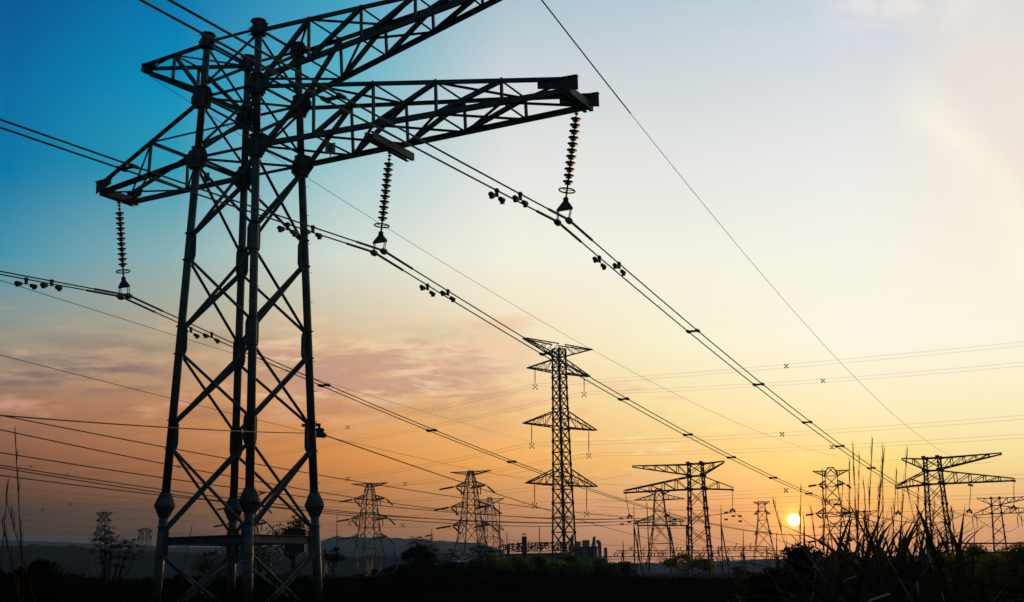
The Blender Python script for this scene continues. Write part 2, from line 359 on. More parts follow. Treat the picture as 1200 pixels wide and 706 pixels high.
# ------------------------------------------------------------------ the asymmetric single-circuit pylons
S = 1.25
LZ = dict(A=22.429, B=19.939, C=17.26, D=13.277, E=9.398, F=5.606, G=2.86, H=1.47, Z=-1.7)   # heights above the eye
def wz(z):
    if z >= 17.26: return 1.513 + (z - 17.26) * (1.341 - 1.513) / (22.429 - 17.26)
    return 1.513 + (17.26 - z) * 0.03792
UL, UM, UR = -7.266, 6.932, 15.028
ZL, ZM, ZR = 16.60, 16.45, 16.85           # underside of the lower arms at the three hanging points
UUL, ZUL, UUR, ZUR = -5.95, 22.75, 13.3, 22.35
class Frame:
    def __init__(s, x, y, th, dz=0.0, mir=1):
        s.x = x; s.y = y; s.th = th; s.dz = dz; s.mir = mir
        s.a = Vector((math.cos(th), -math.sin(th), 0)); s.l = Vector((math.sin(th), math.cos(th), 0))
    def P(s, u, v, z): return Vector((s.x, s.y, 0)) + s.a * (u * s.mir) + s.l * v + Vector((0, 0, EYE + z + s.dz))
MAIN = Frame(-10.873, 50, 0.4668)
FAR = Frame(83.5, 252.0, 0.5467, -1.20)
TWIN = Frame(37.19, 259.6, 0.316, -0.79, -1)
CORN = {'front': (1, -1), 'left': (-1, -1), 'right': (1, 1), 'back': (-1, 1)}
FACES = [('left', 'front'), ('front', 'right'), ('left', 'back'), ('back', 'right')]

def arm_geometry(fr, side, level):
    """chord lines of a cross-arm: returns functions top(f,sv), bot(f,sv), number of bays"""
    if level == 'low':
        zt, zb = LZ['B'] - 0.25, LZ['C'] - 0.15
        ue, ze, ve = (UR + 0.15, ZR + 0.12, 0.90) if side > 0 else (UL - 0.15, ZL + 0.12, 0.88)
        gap = 0.42
    else:
        zt, zb = LZ['A'] - 0.25, LZ['B'] + 0.1
        ue, ze, ve = (UUR, ZUR - 0.15, 0.22) if side > 0 else (UUL, ZUL - 0.40, 0.20)
        gap = 0.25
    def top(f, sv):
        w = wz(zt); return fr.P(side * w + f * (ue - side * w), sv * (w + f * (ve - w)), zt + f * (ze + gap - zt))
    def bot(f, sv):
        w = wz(zb); return fr.P(side * w + f * (ue - side * w), sv * (w + f * (ve - w)), zb + f * (ze - zb))
    nb = 5 if side > 0 else 2
    return top, bot, nb, ve

def asym_tower(fr, name, label, group, detail):
    zbase = LZ['Z'] - fr.dz
    root = thing(name, label, 'pylon', (fr.x, fr.y, 0), group)
    st = M['steel'] if detail else M['steel_far']
    kk = 1.0 if detail else 1.1
    lv = ['A', 'B', 'C', 'D', 'E', 'F', 'H', 'Z']; zz = dict(LZ); zz['Z'] = zbase
    def cp(cn, z, du=0, dv=0):
        sx, sy = CORN[cn]; w = wz(z); return fr.P(sx * w + du, sy * w + dv, z)
    UPV = Vector((0, 0, 1))
    for cn in CORN:
        sx, sy = CORN[cn]
        sx_w = sx * fr.mir
        b = MB(); zs = [zz['A'] + 0.12, zz['C'], zz['G'], zbase]; rs = [0.150, 0.160, 0.170, 0.190]
        for i in range(3): b.tube(cp(cn, zs[i]), cp(cn, zs[i + 1]), rs[i] * kk, rs[i + 1] * kk, 14 if detail else 6)
        if not detail:
            for L_, r_ in (('A', 0.42), ('B', 0.50), ('C', 0.50), ('D', 0.36), ('E', 0.36), ('F', 0.36), ('G', 0.34)):
                hh = 0.42 if L_ in 'ABC' else 0.38
                b.tube(cp(cn, zz[L_] - hh), cp(cn, zz[L_] + hh * 0.6), r_ * 0.8, r_, 8)
        leg = b.build('leg', st, root, smooth=False)
        if detail:
            for p in leg.data.polygons: p.use_smooth = len(p.vertices) == 4
            ax = (cp(cn, 0.0) - cp(cn, 1.0)).normalized()
            # step bolts and small rings on the tube
            s_ = MB()
            for q in range(34):
                z = -0.6 + q * 0.62; d = fr.a * ((-1) ** q * 0.0 + 1) * sx if q % 2 else fr.l * sy
                c = cp(cn, z); s_.tube(c + d * 0.15, c + d * 0.31, 0.012, n=5)
            if cn in ('front', 'right'): s_.build('step_bolts', st, leg)
            # bolted flange collar with stiffening ribs
            G = cp(cn, zz['G']); f_ = MB()
            f_.lathe(G - ax * 0.46, ax, [(0, 0.185), (0.0, 0.20), (0.40, 0.345), (0.40, 0.40), (0.455, 0.40)], 20)
            f_.lathe(G + ax * 0.0, ax, [(0, 0.40), (0.055, 0.40), (0.055, 0.345), (0.40, 0.215), (0.42, 0.18)], 20)
            for q in range(12):
                t = 2 * math.pi * q / 12; u_ = ax.orthogonal().normalized(); w_ = ax.cross(u_); e = u_ * math.cos(t) + w_ * math.sin(t); nn = ax.cross(e)
                f_.plate([G - ax * 0.04 + e * 0.39, G - ax * 0.52 + e * 0.19, G - ax * 0.04 + e * 0.17], nn, 0.03)
                f_.plate([G + ax * 0.04 + e * 0.39, G + ax * 0.48 + e * 0.19, G + ax * 0.04 + e * 0.17], nn, 0.03)
            for q in range(16):
                t = 2 * math.pi * q / 16; u_ = ax.orthogonal().normalized(); w_ = ax.cross(u_); e = u_ * math.cos(t) + w_ * math.sin(t)
                f_.tube(G - ax * 0.09 + e * 0.37, G + ax * 0.09 + e * 0.37, 0.018, n=6)
            f_.build('flange_collar', st, leg)
            # sleeves at the three arm levels
            for L_, h0, h1, r_ in (('A', -0.42, 0.20, 0.235), ('B', -0.62, 0.28, 0.20), ('C', -0.62, 0.28, 0.20)):
                c = cp(cn, zz[L_]); t_ = MB(); t_.lathe(c - ax * h1, ax, [(0, r_), (0, r_ + 0.085), (0.035, r_ + 0.085), (0.035, r_), (h1 - h0 - 0.035, r_), (h1 - h0 - 0.035, r_ + 0.075), (h1 - h0, r_ + 0.075), (h1 - h0, r_)], 18)
                t_.build('joint_sleeve', st, leg, smooth=False)
                p_ = MB(); cc = c + ax * ((h1 - h0) / 2 - h1)
                # outward plates carrying the arms, inward ones carrying the bracing
                for d, n_v, wd in ((fr.a * sx_w, fr.l, 0.62), (fr.a * -sx_w, fr.l, 0.52), (fr.l * sy, fr.a, 0.34), (fr.l * -sy, fr.a, 0.52)):
                    if L_ == 'A': wd *= 0.75
                    ht = 0.46 if L_ != 'A' else 0.30
                    p_.plate([cc + d * 0.19 + UPV * ht, cc + d * (wd * 0.72) + UPV * (ht * 0.85), cc + d * wd + UPV * ht * 0.2, cc + d * wd - UPV * ht * 0.35, cc + d * (wd * 0.55) - UPV * ht, cc + d * 0.19 - UPV * ht], n_v, 0.028)
                    for q in range(5):
                        bc = cc + d * (0.27 + 0.055 * q) + UPV * (0.16 - 0.02 * q); p_.tube(bc - n_v * 0.035, bc + n_v * 0.035, 0.02, n=6)
                        bc = cc + d * (0.27 + 0.055 * q) - UPV * (0.10 + 0.03 * q); p_.tube(bc - n_v * 0.035, bc + n_v * 0.035, 0.02, n=6)
                p_.build('gusset_plate', st, leg)
            for L_ in ('D', 'E', 'F', 'H'):
                c = cp(cn, zz[L_])
                for d, n_v in ((fr.a * -sx_w, fr.l), (fr.l * -sy, fr.a)):
                    p_ = MB(); hh = 0.50
                    p_.plate([c + d * 0.15 + UPV * (hh + 0.1), c + d * 0.30 + UPV * (hh + 0.06), c + d * 0.36 + UPV * (hh - 0.12), c + d * 0.36 - UPV * (hh - 0.12), c + d * 0.30 - UPV * (hh + 0.06), c + d * 0.15 - UPV * (hh + 0.1)], n_v, 0.03)
                    for q in (-1, 1):
                        p_.lathe(c + ax * (q * 0.56 - 0.015), ax, [(0, 0.17), (0, 0.22), (0.03, 0.22), (0.03, 0.17)], 16)
                        for r_ in range(3): p_.tube(c + d * (0.27) + UPV * (q * (0.30 + 0.08 * r_)) - n_v * 0.04, c + d * 0.27 + UPV * (q * (0.30 + 0.08 * r_)) + n_v * 0.04, 0.02, n=6)
                    p_.build('gusset_plate', st, leg)
    # crossed braces on the four faces
    allb = MB()
    for fi, (c0, c1) in enumerate(FACES):
        for i in range(len(lv) - 1):
            h, l = lv[i], lv[i + 1]
            ho = {'A': -0.30, 'B': -0.45, 'C': -0.45, 'D': -0.42, 'E': -0.42, 'F': -0.42, 'H': -0.42}[h]
            lo_ = {'B': 0.40, 'C': 0.38, 'D': 0.42, 'E': 0.42, 'F': 0.42, 'H': 0.36, 'Z': 0.1}[l]
            z1, z0 = zz[h] + ho, zz[l] + lo_
            for k, (p, q) in enumerate(((c0, c1), (c1, c0))):
                A_, B_ = cp(p, z1), cp(q, z0); d = (B_ - A_).normalized(); A_ = A_ + d * 0.20; B_ = B_ - d * 0.20
                nrm = fr.l if fi in (0, 3) else fr.a
                off = nrm * (0.05 if k else -0.05)
                near = fi in (0, 1)
                if detail:
                    b = MB()
                    if k == 1: b.angle(A_ + off, B_ + off, 0.16 if h not in 'AB' else 0.13, up=nrm)
                    else: b.tube(A_ + off, B_ + off, 0.060 if h not in 'AB' else 0.05, n=10)
                    for e_, s_ in ((A_, 1), (B_, -1)): b.bar(e_ + off, e_ + off + d * (0.34 * s_), 0.10, 0.05, nrm)
                    b.build('brace', st, root)
                else: allb.bar(A_ + off, B_ + off, 0.13, 0.13, nrm)
        for L_ in ('A', 'B', 'C'):
            A_, B_ = cp(c0, zz[L_] - 0.15), cp(c1, zz[L_] - 0.15)
            if detail: MB().angle(A_, B_, 0.13).build('horizontal_strut', st, root)
            else: allb.bar(A_, B_, 0.2, 0.2)
        if detail:
            A_, B_ = cp(c0, zz['H'] + 0.02), cp(c1, zz['H'] + 0.02); d = (B_ - A_).normalized()
            b = MB(); b.channel(A_ + d * 0.2, B_ - d * 0.2, 0.16, 0.30, 0.02); b.build('base_beam', st, root)
        else: allb.bar(cp(c0, zz['H']), cp(c1, zz['H']), 0.2, 0.2)
    if not detail: allb.build('bracing', st, root)
    if detail:
        for L_ in ('B', 'C'):
            MB().angle(cp('left', zz[L_] - 0.2), cp('right', zz[L_] - 0.2), 0.11).build('plan_brace', st, root)
            MB().angle(cp('front', zz[L_] - 0.26), cp('back', zz[L_] - 0.26), 0.11).build('plan_brace', st, root)
    # cross-arms
    for level in ('low', 'up'):
        for side in (1, -1):
            top, bot, nb, ve = arm_geometry(fr, side, level)
            ch = MB(); lat = []
            cw = 0.17 if detail else 0.215
            for sv in (-1, 1):
                if detail:
                    ch.channel(bot(0.02, sv), bot(1, sv), cw * 0.8, cw * 1.25, 0.02, side=sv); ch.channel(top(0.02, sv), top(1, sv), cw * 0.7, cw * 0.9, 0.02, side=sv)
                else: ch.bar(bot(0, sv), bot(1, sv), cw, cw); ch.bar(top(0, sv), top(1, sv), cw * 0.9, cw * 0.9)
            fs = [i / nb for i in range(nb + 1)]
            if level == 'up': fs = [f for f in fs]
            for i in range(nb):
                f0, f1 = fs[i], fs[i + 1]
                for sv in (-1, 1):
                    if i > 0: lat.append(('post', bot(f0, sv), top(f0, sv)))
                    if i < nb - 1: lat.append(('diagonal', bot(f0 if i else 0.03, sv), top(f1, sv)))
                if i > 0:
                    lat.append(('strut', bot(f0, -1), bot(f0, 1))); lat.append(('strut', top(f0, -1), top(f0, 1)))
                s0 = -1 if (i % 2 == 0) else 1
                lat.append(('plan', bot(f0, s0), bot(f1, -s0)))
                lat.append(('plan', top(f0, -s0), top(f1, s0)))
                if i in (1, 2, 3) and level == 'low': lat.append(('plan', bot(f0, -s0), bot(f1, s0)))
            if not detail:
                for k, A_, B_ in lat: ch.bar(A_, B_, 0.13, 0.13)
            arm = ch.build('crossarm', st, root)
            if detail:
                for k, A_, B_ in lat:
                    d = (B_ - A_).normalized(); b = MB(); wd = {'post': 0.10, 'diagonal': 0.16, 'strut': 0.09, 'plan': 0.08}[k]
                    b.angle(A_ - d * 0.08, B_ + d * 0.08, wd, up=fr.l if k in ('post', 'diagonal') else (0, 0, 1), flip=-1 if k == 'plan' else 1).build('lattice_bar', st, arm)
            # beams the strings hang from
            if level == 'low':
                for u, z in (((UR, ZR), (UM, ZM)) if side > 0 else ((UL, ZL),)):
                    tip = u != UM; w = ve + 0.12
                    if u == UM: w = wz(17) + (u - wz(17)) / (UR - wz(17)) * (0.9 - wz(17)) + 0.25
                    A_, B_ = fr.P(u, -w, z + 0.10), fr.P(u, w, z + 0.10)
                    b = MB()
                    if detail: b.channel(A_ - fr.a * 0.12, B_ - fr.a * 0.12, 0.14, 0.30, 0.02, side=1); b.channel(A_ + fr.a * 0.12, B_ + fr.a * 0.12, 0.14, 0.30, 0.02, side=-1)
                    else: b.bar(A_, B_, 0.4, 0.35)
                    b.build('hanger_beam', st, arm)
                    if detail and tip:
                        for sv in (-1, 1):
                            L0 = 1.6 if side > 0 else 0.85
                            q0 = fr.P(u + side * 0.45, sv * (ve + 0.06), z + 0.42); q1 = q0 - fr.a * (side * L0); b = MB()
                            b.plate([q0 + UPV * 0.18, q1 + UPV * 0.24, q1 - UPV * 0.02, q0 - UPV * 0.36, q0 - UPV * 0.30], fr.l, 0.03)
                            b.plate([q0 + UPV * 0.18 + fr.l * 0.10, q0 + UPV * 0.18 - fr.l * 0.10, q1 + UPV * 0.24 - fr.l * 0.10, q1 + UPV * 0.24 + fr.l * 0.10], UPV, 0.03)
                            for q in range(8):
                                c = q0.lerp(q1, 0.1 + 0.11 * q) + UPV * (-0.10 + 0.02 * q); b.tube(c - fr.l * 0.035, c + fr.l * 0.035, 0.024, n=6)
                            b.build('end_plate', st, arm)
            elif detail:
                b = MB(); A_, B_ = top(1, -1), top(1, 1); b.bar(A_ - fr.l * 0.1, B_ + fr.l * 0.1, 0.16, 0.16)
                c = (A_ + B_) / 2; b.plate([c + UPV * 0.14, c + fr.a * side * 0.38 * 1 - UPV * 0.02, c + fr.a * side * 0.36 - UPV * 0.14, c - UPV * 0.34, c - fr.a * side * 0.45 - UPV * 0.2, c - fr.a * side * 0.45 + UPV * 0.05], fr.l, 0.05)
                for q in range(3): b.tube(c + fr.a * side * (0.1 + 0.1 * q), c + fr.a * side * (0.1 + 0.1 * q) + UPV * 0.2, 0.018, n=5)
                b.build('end_plate', st, arm)
    return root

main = asym_tower(MAIN, 'lattice_pylon', 'huge near pylon of grey steel tubes filling the left half', None, True)
asym_tower(FAR, 'lattice_pylon', 'black two-tier pylon behind the tall reeds at right, longer arms pointing right', None, False)
asym_tower(TWIN, 'lattice_pylon', 'black two-tier pylon left of the setting sun, longer arms pointing left', None, False)
THIRD = Frame(at(1168, 600, 430).x, 430, 0.40, 0.0, 1); THIRD.dz = at(1168, 601.5, 430).z - EYE - LZ['C']
asym_tower(THIRD, 'lattice_pylon', 'smaller two-tier pylon at the right edge, right of the reeds, standing beyond the other', None, False)
FOURTH = Frame(at(1009, 610, 470).x, 470, 0.2, 0.0, -1); FOURTH.dz = at(1009, 616, 470).z - EYE - LZ['C']
asym_tower(FOURTH, 'lattice_pylon', 'low distant two-tier pylon right of the sun, seen through the grass stalks', None, False)

# number plate on the right lower arm
b = MB(); c = at(387, 174, 47.5); t = thing('number_plate', 'small pale square plate clipped on the lower right arm of the near pylon', 'sign', c)
MB().box(c + Vector((0, 0, 0)), 0.42, 0.025, 0.44, -0.2).build('plate', M['plate'], t)
for dz in (0.10, -0.02, -0.12): MB().box(c + Vector((0.0, -0.022, dz)), 0.16, 0.012, 0.05, -0.2).build('marking', M['plate_dark'], t)
MB().tube(c + Vector((0, 0.02, -0.22)), c + Vector((0, 0.02, -0.48)), 0.02).build('bracket', M['steel'], t)
c = at(242, 208, 52); t = thing('number_plate', 'small plate on the inner side of the near pylon beside its left leg', 'sign', c)
MB().box(c, 0.26, 0.025, 0.42, -0.2).build('plate', M['board'], t); MB().tube(c + Vector((0, 0.02, -0.2)), c + Vector((0, 0.02, -0.42)), 0.02).build('bracket', M['steel'], t)

# ------------------------------------------------------------------ insulator strings
BUN = 0.225
def string_near(A_, C_, label):
    root = thing('insulator_string', label, 'insulator', A_, 'insulator strings of the near pylon')
    d = C_ - A_; L = d.length; d.normalize()
    b = MB(); b.tube(A_ + Vector((0, 0, 0.12)), A_ + d * 0.14 * L, 0.022); b.box(A_ + d * 0.02, 0.16, 0.07, 0.16)
    for f in (0.045, 0.085): b.lathe(A_ + d * (L * f - 0.05), d, [(0, 0.03), (0.05, 0.085), (0.10, 0.03)], 10)
    b.build('hanger_link', M['steel'], root)
    b = MB(); b.tube(A_ + d * L * 0.12, A_ + d * L * 0.80, 0.035, n=10); b.build('core_rod', M['porcelain'], root)
    n = 11; f0, f1 = 0.135, 0.675
    for i in range(n):
        f = f0 + (f1 - f0) * i / (n - 1); c = A_ + d * L * f
        MB().lathe(c - d * 0.05, d, [(-0.04, 0.055), (-0.02, 0.06), (0.02, 0.195), (0.034, 0.195), (0.036, 0.09), (0.07, 0.06), (0.10, 0.055), (0.115, 0.115), (0.125, 0.115), (0.13, 0.05)], 18).build('insulator_disc', M['porcelain'], root, smooth=True)
    c = A_ + d * L * 0.745; b = MB(); b.ring(c, d, 0.29, 0.028)
    for t in range(3):
        u = d.orthogonal().normalized(); w = d.cross(u); e = u * math.cos(t * 2.094) + w * math.sin(t * 2.094); b.tube(c, c + e * 0.29, 0.014, n=5)
    b.build('grading_ring', M['steel'], root)
    h = MAIN.a; c = A_ + d * L * 0.80; b = MB(); b.lathe(c, d, [(0, 0.05), (0.05, 0.10), (0.14, 0.10), (0.18, 0.06)], 12)
    e = A_ + d * L * 0.905
    b.plate([c + d * 0.12 - h * 0.06, c + d * 0.12 + h * 0.06, e + h * 0.31 - d * 0.04, e + h * 0.31 + d * 0.04, e - h * 0.31 + d * 0.04, e - h * 0.31 - d * 0.04], MAIN.l, 0.07)
    b.build('yoke_plate', M['steel'], root)
    for s_ in (-1, 1):
        q = C_ + h * (BUN * s_); b = MB()
        for w in (-0.05, 0.05): b.tube(e + h * (0.25 * s_) + MAIN.l * w, q + MAIN.l * w + Vector((0, 0, 0.02)), 0.018, n=6)
        l = MAIN.l; b.lathe(q - l * 0.30 + Vector((0, 0, -0.02)), l, [(0, 0.03), (0.10, 0.07), (0.22, 0.115), (0.38, 0.115), (0.50, 0.07), (0.60, 0.03)], 10)
        b.bar(q + Vector((0, 0, -0.04)) - l * 0.1, q + Vector((0, 0, -0.04)) + l * 0.1, 0.10, 0.2)
        b.build('suspension_clamp', M['steel'], root)
    return root
hang = {'L': MAIN.P(UL, 0, ZL - 0.08), 'M': MAIN.P(UM, 0, ZM - 0.08), 'R': MAIN.P(UR, 0, ZR - 0.08)}
cpx = {'L': (146, 347), 'M': (444, 295), 'R': (660, 259)}
clampP = {k: at(*cpx[k], hang[k].y) for k in cpx}
string_near(hang['L'], clampP['L'], 'ribbed insulator string hanging from the left arm tip of the near pylon')
string_near(hang['M'], clampP['M'], 'ribbed insulator string hanging from the middle of the near pylon\'s right arm')
string_near(hang['R'], clampP['R'], 'ribbed insulator string hanging from the tip of the near pylon\'s long right arm')

def string_far(A_, C_, label, group, r=0.10, l=Vector((0, 1, 0)), n=10, fit=True):
    root = thing('insulator_string', label, 'insulator', A_, group); d = (C_ - A_); L = d.length; d.normalize()
    b = MB(); prof = [(0, r * 0.4)]
    for i in range(n):
        h = L * (0.14 + 0.62 * i / n); prof += [(h, r * 0.5), (h + L * 0.02, r), (h + L * 0.035, r * 0.5)]
    prof += [(L * 0.98, r * 0.4)]
    b.lathe(A_, d, prof, 6); b.build('insulator_disc_column', M['porcelain'], root)
    if fit:
        b = MB(); e = d.cross(l).normalized(); b.plate([A_ + d * L * 0.84, C_ + e * 0.45 - d * 0.1, C_ - e * 0.45 - d * 0.1], l, 0.12)
        for s_ in (-1, 1): b.lathe(C_ + e * 0.4 * s_ - l * 0.35, l, [(0, 0.08), (0.35, 0.28), (0.7, 0.08)], 6)
        b.build('yoke_plate', M['porcelain'], root)
    return root
farC = {}; twinC = {}
for k, u, z, cp_, nm in (('L', UL, ZL, (1052.5, 602), 'left arm tip'), ('M', UM, ZM, (1136, 600), 'middle of the right arm'), ('R', UR, ZR, (1188, 596), 'right arm tip')):
    A_ = FAR.P(u, 0, z - 0.1); farC[k] = at(*cp_, A_.y); string_far(A_, farC[k], f'insulator string hanging from the {nm} of the pylon behind the reeds', 'insulator strings of the pylon behind the reeds')
for k, u, z, cp_, nm in (('L', UL, ZL, (858.5, 599), 'short right arm'), ('M', UM, ZM, (781, 605), 'middle of the left arm'), ('R', UR, ZR, (738, 606), 'left arm tip')):
    A_ = TWIN.P(u, 0, z - 0.1); twinC[k] = at(*cp_, A_.y); string_far(A_, twinC[k], f'insulator string under the {nm} of the pylon left of the sun', 'insulator strings of the pylon left of the sun')
for k, u, z, nm in (('L', UL, ZL, 'left arm'), ('M', UM, ZM, 'right arm')):
    A_ = THIRD.P(u, 0, z - 0.1)
    for dx in (-0.7, 0.7):
        B_ = A_ + Vector((dx, 0, 0)); string_far(B_, B_ - Vector((0, 0, 4.0)), f'{"left" if dx < 0 else "right"} of two strings under the {nm} of the small right-edge pylon', 'insulator strings of the small right-edge pylon', r=0.2, fit=False)

# ------------------------------------------------------------------ conductors
def sagcurve(A_, B_, sag, n=60, t0=0.0, t1=1.0):
    out = []
    for i in range(n + 1):
        t = t0 + (t1 - t0) * i / n; p = A_.lerp(B_, t); p.z -= 4 * sag * t * (1 - t); out.append(p)
    return out
def cable(pts, r, label, group=None, name='power_cable', cat='cable', mt=None, rods=()):
    rr = [r] * len(pts)
    b = MB(); b.path(pts, rr, 5)
    for i0, i1, k in rods: b.path([pts[j] for j in range(i0, i1 + 1)], r * k, 6)
    c = pts[0]; o = b.build(name, mt or M['wire'], origin=c); tag(o, label, cat, group); return o
def solve_sag(A_, B_, mid):
    best = (1e9, 0)
    for s in np.arange(0, 30, 0.1):
        pts = sagcurve(A_, B_, s, 80); q = [px_of(p) for p in pts]
        e = abs(np.interp(mid[0], *zip(*sorted(q))) - mid[1])
        if e < best[0]: best = (e, s)
    return best[1]
front = {}; backc = {}
nmP = {'L': 'left', 'M': 'middle', 'R': 'right'}
sagF = {'L': 7.0, 'M': 5.5, 'R': 5.25}; BK = {'L': (-2.0, 4.0), 'M': (-2.6, 4.0), 'R': (-4.0, 4.0)}
bdir = Vector((-math.sin(0.36), -math.cos(0.36), 0))
where = {'L': 'near pylon\'s left tip', 'M': 'near pylon\'s middle string', 'R': 'near pylon\'s right tip'}
for k in 'LMR':
    A_ = clampP[k]; B_ = farC[k]; Pb = A_ + bdir * 220 + Vector((0, 0, BK[k][0]))
    front[k] = lambda t, A_=A_, B_=B_, s=sagF[k]: A_.lerp(B_, t) - Vector((0, 0, 4 * s * t * (1 - t)))
    backc[k] = lambda t, A_=A_, B_=Pb, s=BK[k][1]: A_.lerp(B_, t) - Vector((0, 0, 4 * s * t * (1 - t)))
    for s_, nm in ((-1, 'left'), (1, 'right')):
        off = MAIN.a * (BUN * s_); offF = FAR.a * (BUN * s_)
        back_pts = [backc[k](t * t * 0.30) + off for t in np.linspace(1, 0, 60)]
        fr_pts = [front[k](t ** 1.6) + off.lerp(offF, t) for t in np.linspace(0, 1, 90)][1:]
        pts = back_pts + fr_pts
        # pass gently over the clamp
        cable(pts, 0.028, f'{nm} wire of the black twin conductor held at the {where[k]}', f'twin conductors held by the {where[k]}')
        # armour rods round the clamp
        rods = [backc[k](t) + off for t in (0.010, 0.006, 0.003)] + [A_ + off] + [front[k](t) + off for t in (0.003, 0.006, 0.010)]
        o = MB().path(rods, 0.048, 8).build('armour_rod', M['wire'], origin=rods[0]); tag(o, f'{nm} thick armour rod round the wire clamped below the {where[k]}', 'cable sleeve', 'armour rods at the near clamps')
def t_at_px(fn, x, lo=0.0, hi=1.0):
    best = (1e9, 0)
    for t in np.linspace(lo, hi, 4000):
        P = fn(t)
        if (P - CAM).dot(FW) < 1: continue
        e = abs(px_of(P)[0] - x)
        if e < best[0]: best = (e, t)
    return best[1]
def spacer(P, a, l, label, grp, k=1.0):
    root = thing('bundle_spacer', label, 'spacer', P, grp)
    b = MB(); b.bar(P - a * BUN, P + a * BUN, 0.10 * k, 0.06 * k); b.build('spacer_bar', M['wire'], root)
    for s_ in (-1, 1): b = MB(); b.lathe(P + a * (BUN * s_) - l * 0.22 * k, l, [(0, 0.03), (0.12 * k, 0.06 * k), (0.32 * k, 0.06 * k), (0.44 * k, 0.03)], 8); b.build('spacer_clamp', M['wire'], root)
spx = {'L': [380, 506, 600, 668], 'M': [640, 731, 806, 857, 906, 948, 981], 'R': [812, 889, 946, 984, 1021, 1087]}
ordn = ['nearest', 'second', 'third', 'fourth', 'fifth', 'sixth', 'farthest']
for k in 'LMR':
    for i, x in enumerate(spx[k]):
        t = t_at_px(front[k], x, 0, 0.95); P = front[k](t); a = MAIN.a.lerp(FAR.a, t).normalized()
        spacer(P, a, a.cross(Vector((0, 0, 1))) * -1, f'{ordn[i]} spacer joining the twin wires beyond the {where[k]}', f'spacers on the twin wires of the {where[k]}', 1.0 + 0.9 * min(1, P.y / 150))
for k, x in (('R', 391), ('M', 150)):
    t = t_at_px(backc[k], x, 0.005, 0.25); P = backc[k](t)
    spacer(P, MAIN.a, MAIN.l, f'spacer on the twin wires, near side of the {where[k]}', 'spacers on the near side of the pylon')

def damper(P, l, label, grp):
    root = thing('vibration_damper', label, 'vibration damper', P, grp)
    b = MB(); b.bar(P + Vector((0, 0, 0.06)), P - Vector((0, 0, 0.20)), 0.09, 0.09, up=l); b.lathe(P - l * 0.07, l, [(0, 0.05), (0.02, 0.075), (0.12, 0.075), (0.14, 0.05)], 8); b.build('clamp', M['wire'], root)
    c = P - Vector((0, 0, 0.19)); b = MB(); b.path([c - l * 0.42 - Vector((0, 0, .03)), c - l * 0.2, c, c + l * 0.2, c + l * 0.42 - Vector((0, 0, .03))], 0.016, 5); b.build('messenger_cable', M['wire'], root)
    for s_ in (-1, 1):
        q = c + l * (0.30 * s_) - Vector((0, 0, 0.03)); b = MB(); b.lathe(q, l * s_, [(-0.05, 0.05), (-0.02, 0.08), (0.24, 0.085), (0.30, 0.06)], 10)
        b.bar(q + l * s_ * 0.16 - Vector((0, 0, 0.0)), q + l * s_ * 0.16 - Vector((0, 0, 0.13)), 0.12, 0.1, up=l); b.build('damper_weight', M['porcelain'], root)
dpx = {'L': ((236, 'f'), (46, 'b')), 'M': ((513, 'f'), (352, 'b')), 'R': ((714, 'f'), (596, 'b'))}
for k in 'LMR':
    for x, sd in dpx[k]:
        fn = front[k] if sd == 'f' else backc[k]
        t0 = t_at_px(fn, x, 0.004, 0.25)
        for s_, nm in ((-1, 'left'), (1, 'right')):
            t = t0 + s_ * 0.0022 * (1 if sd == 'f' else -1); P = fn(t) + MAIN.a * (BUN * s_); l = (fn(t + 0.003) - fn(t)).normalized()
            damper(P, l, f'damper under the {nm} wire, {"far" if sd == "f" else "near"} side of the {where[k]}', f'vibration dampers by the {where[k]}')

# shield wires along the tips of the upper arms
tipR = MAIN.P(UUR + 0.1, 0, ZUR - 0.7); farR = FAR.P(UUR, 0, ZUR - 0.3)
s_ = solve_sag(tipR, farR, (926, 360)); pts = [tipR.lerp(farR, t ** 1.5) - Vector((0, 0, 4 * s_ * t ** 1.5 * (1 - t ** 1.5))) for t in np.linspace(0, 1, 70)]
cable(pts, 0.014, 'thin shield wire running from the top edge down to the pylon behind the reeds', rods=((0, 9, 2.2),))
tipL = MAIN.P(UUL, 0, ZUL - 0.5); farL = FAR.P(UUL, 0, ZUL - 0.3)
s_ = solve_sag(tipL, farL, (606, 360)); cable(sagcurve(tipL, farL, s_, 80), 0.013, 'thin shield wire sloping from the near pylon across the middle of the sky')

def px_cable(A, dA, B, dB, mid, r, label, group=None, Bp=None, Ap=None, n=60, mt=None):
    A_ = Ap or at(*A, dA); B_ = Bp or at(*B, dB); s = solve_sag(A_, B_, mid) if mid else 0.5
    c = sagcurve(A_, B_, s, n); cable(c, r, label, group, mt=mt); return c
# all-dielectric cable clamped on the right leg
cw = at(374, 508, 52.8)
c = px_cable((-60, 482), 26, None, 0, (184, 499), 0.018, 'cable from the left edge to the bracket on the near pylon\'s right leg', Bp=cw)
c = px_cable(None, 0, (837, 642), 257, (545, 567), 0.028, 'cable running down right from the bracket on the near pylon\'s right leg', Ap=cw)
t = thing('cable_bracket', 'steel bracket with hanging clamp on the right leg of the near pylon', 'bracket', cw)
b = MB(); b.bar(cw + Vector((-0.75, 0.1, 0.36)), cw + Vector((0.05, 0, 0.36)), 0.10, 0.12); b.bar(cw + Vector((0.0, 0, 0.40)), cw + Vector((0.0, 0, 0.20)), 0.12, 0.10); b.build('bracket_arm', M['steel'], t)
b = MB(); b.tube(cw + Vector((0.0, 0, 0.25)), cw + Vector((0.0, 0, 0.05)), 0.03); b.lathe(cw + Vector((-0.22, 0, 0.13)), (1, 0, 0), [(0, 0.05), (0.1, 0.10), (0.34, 0.10), (0.44, 0.05)], 10)
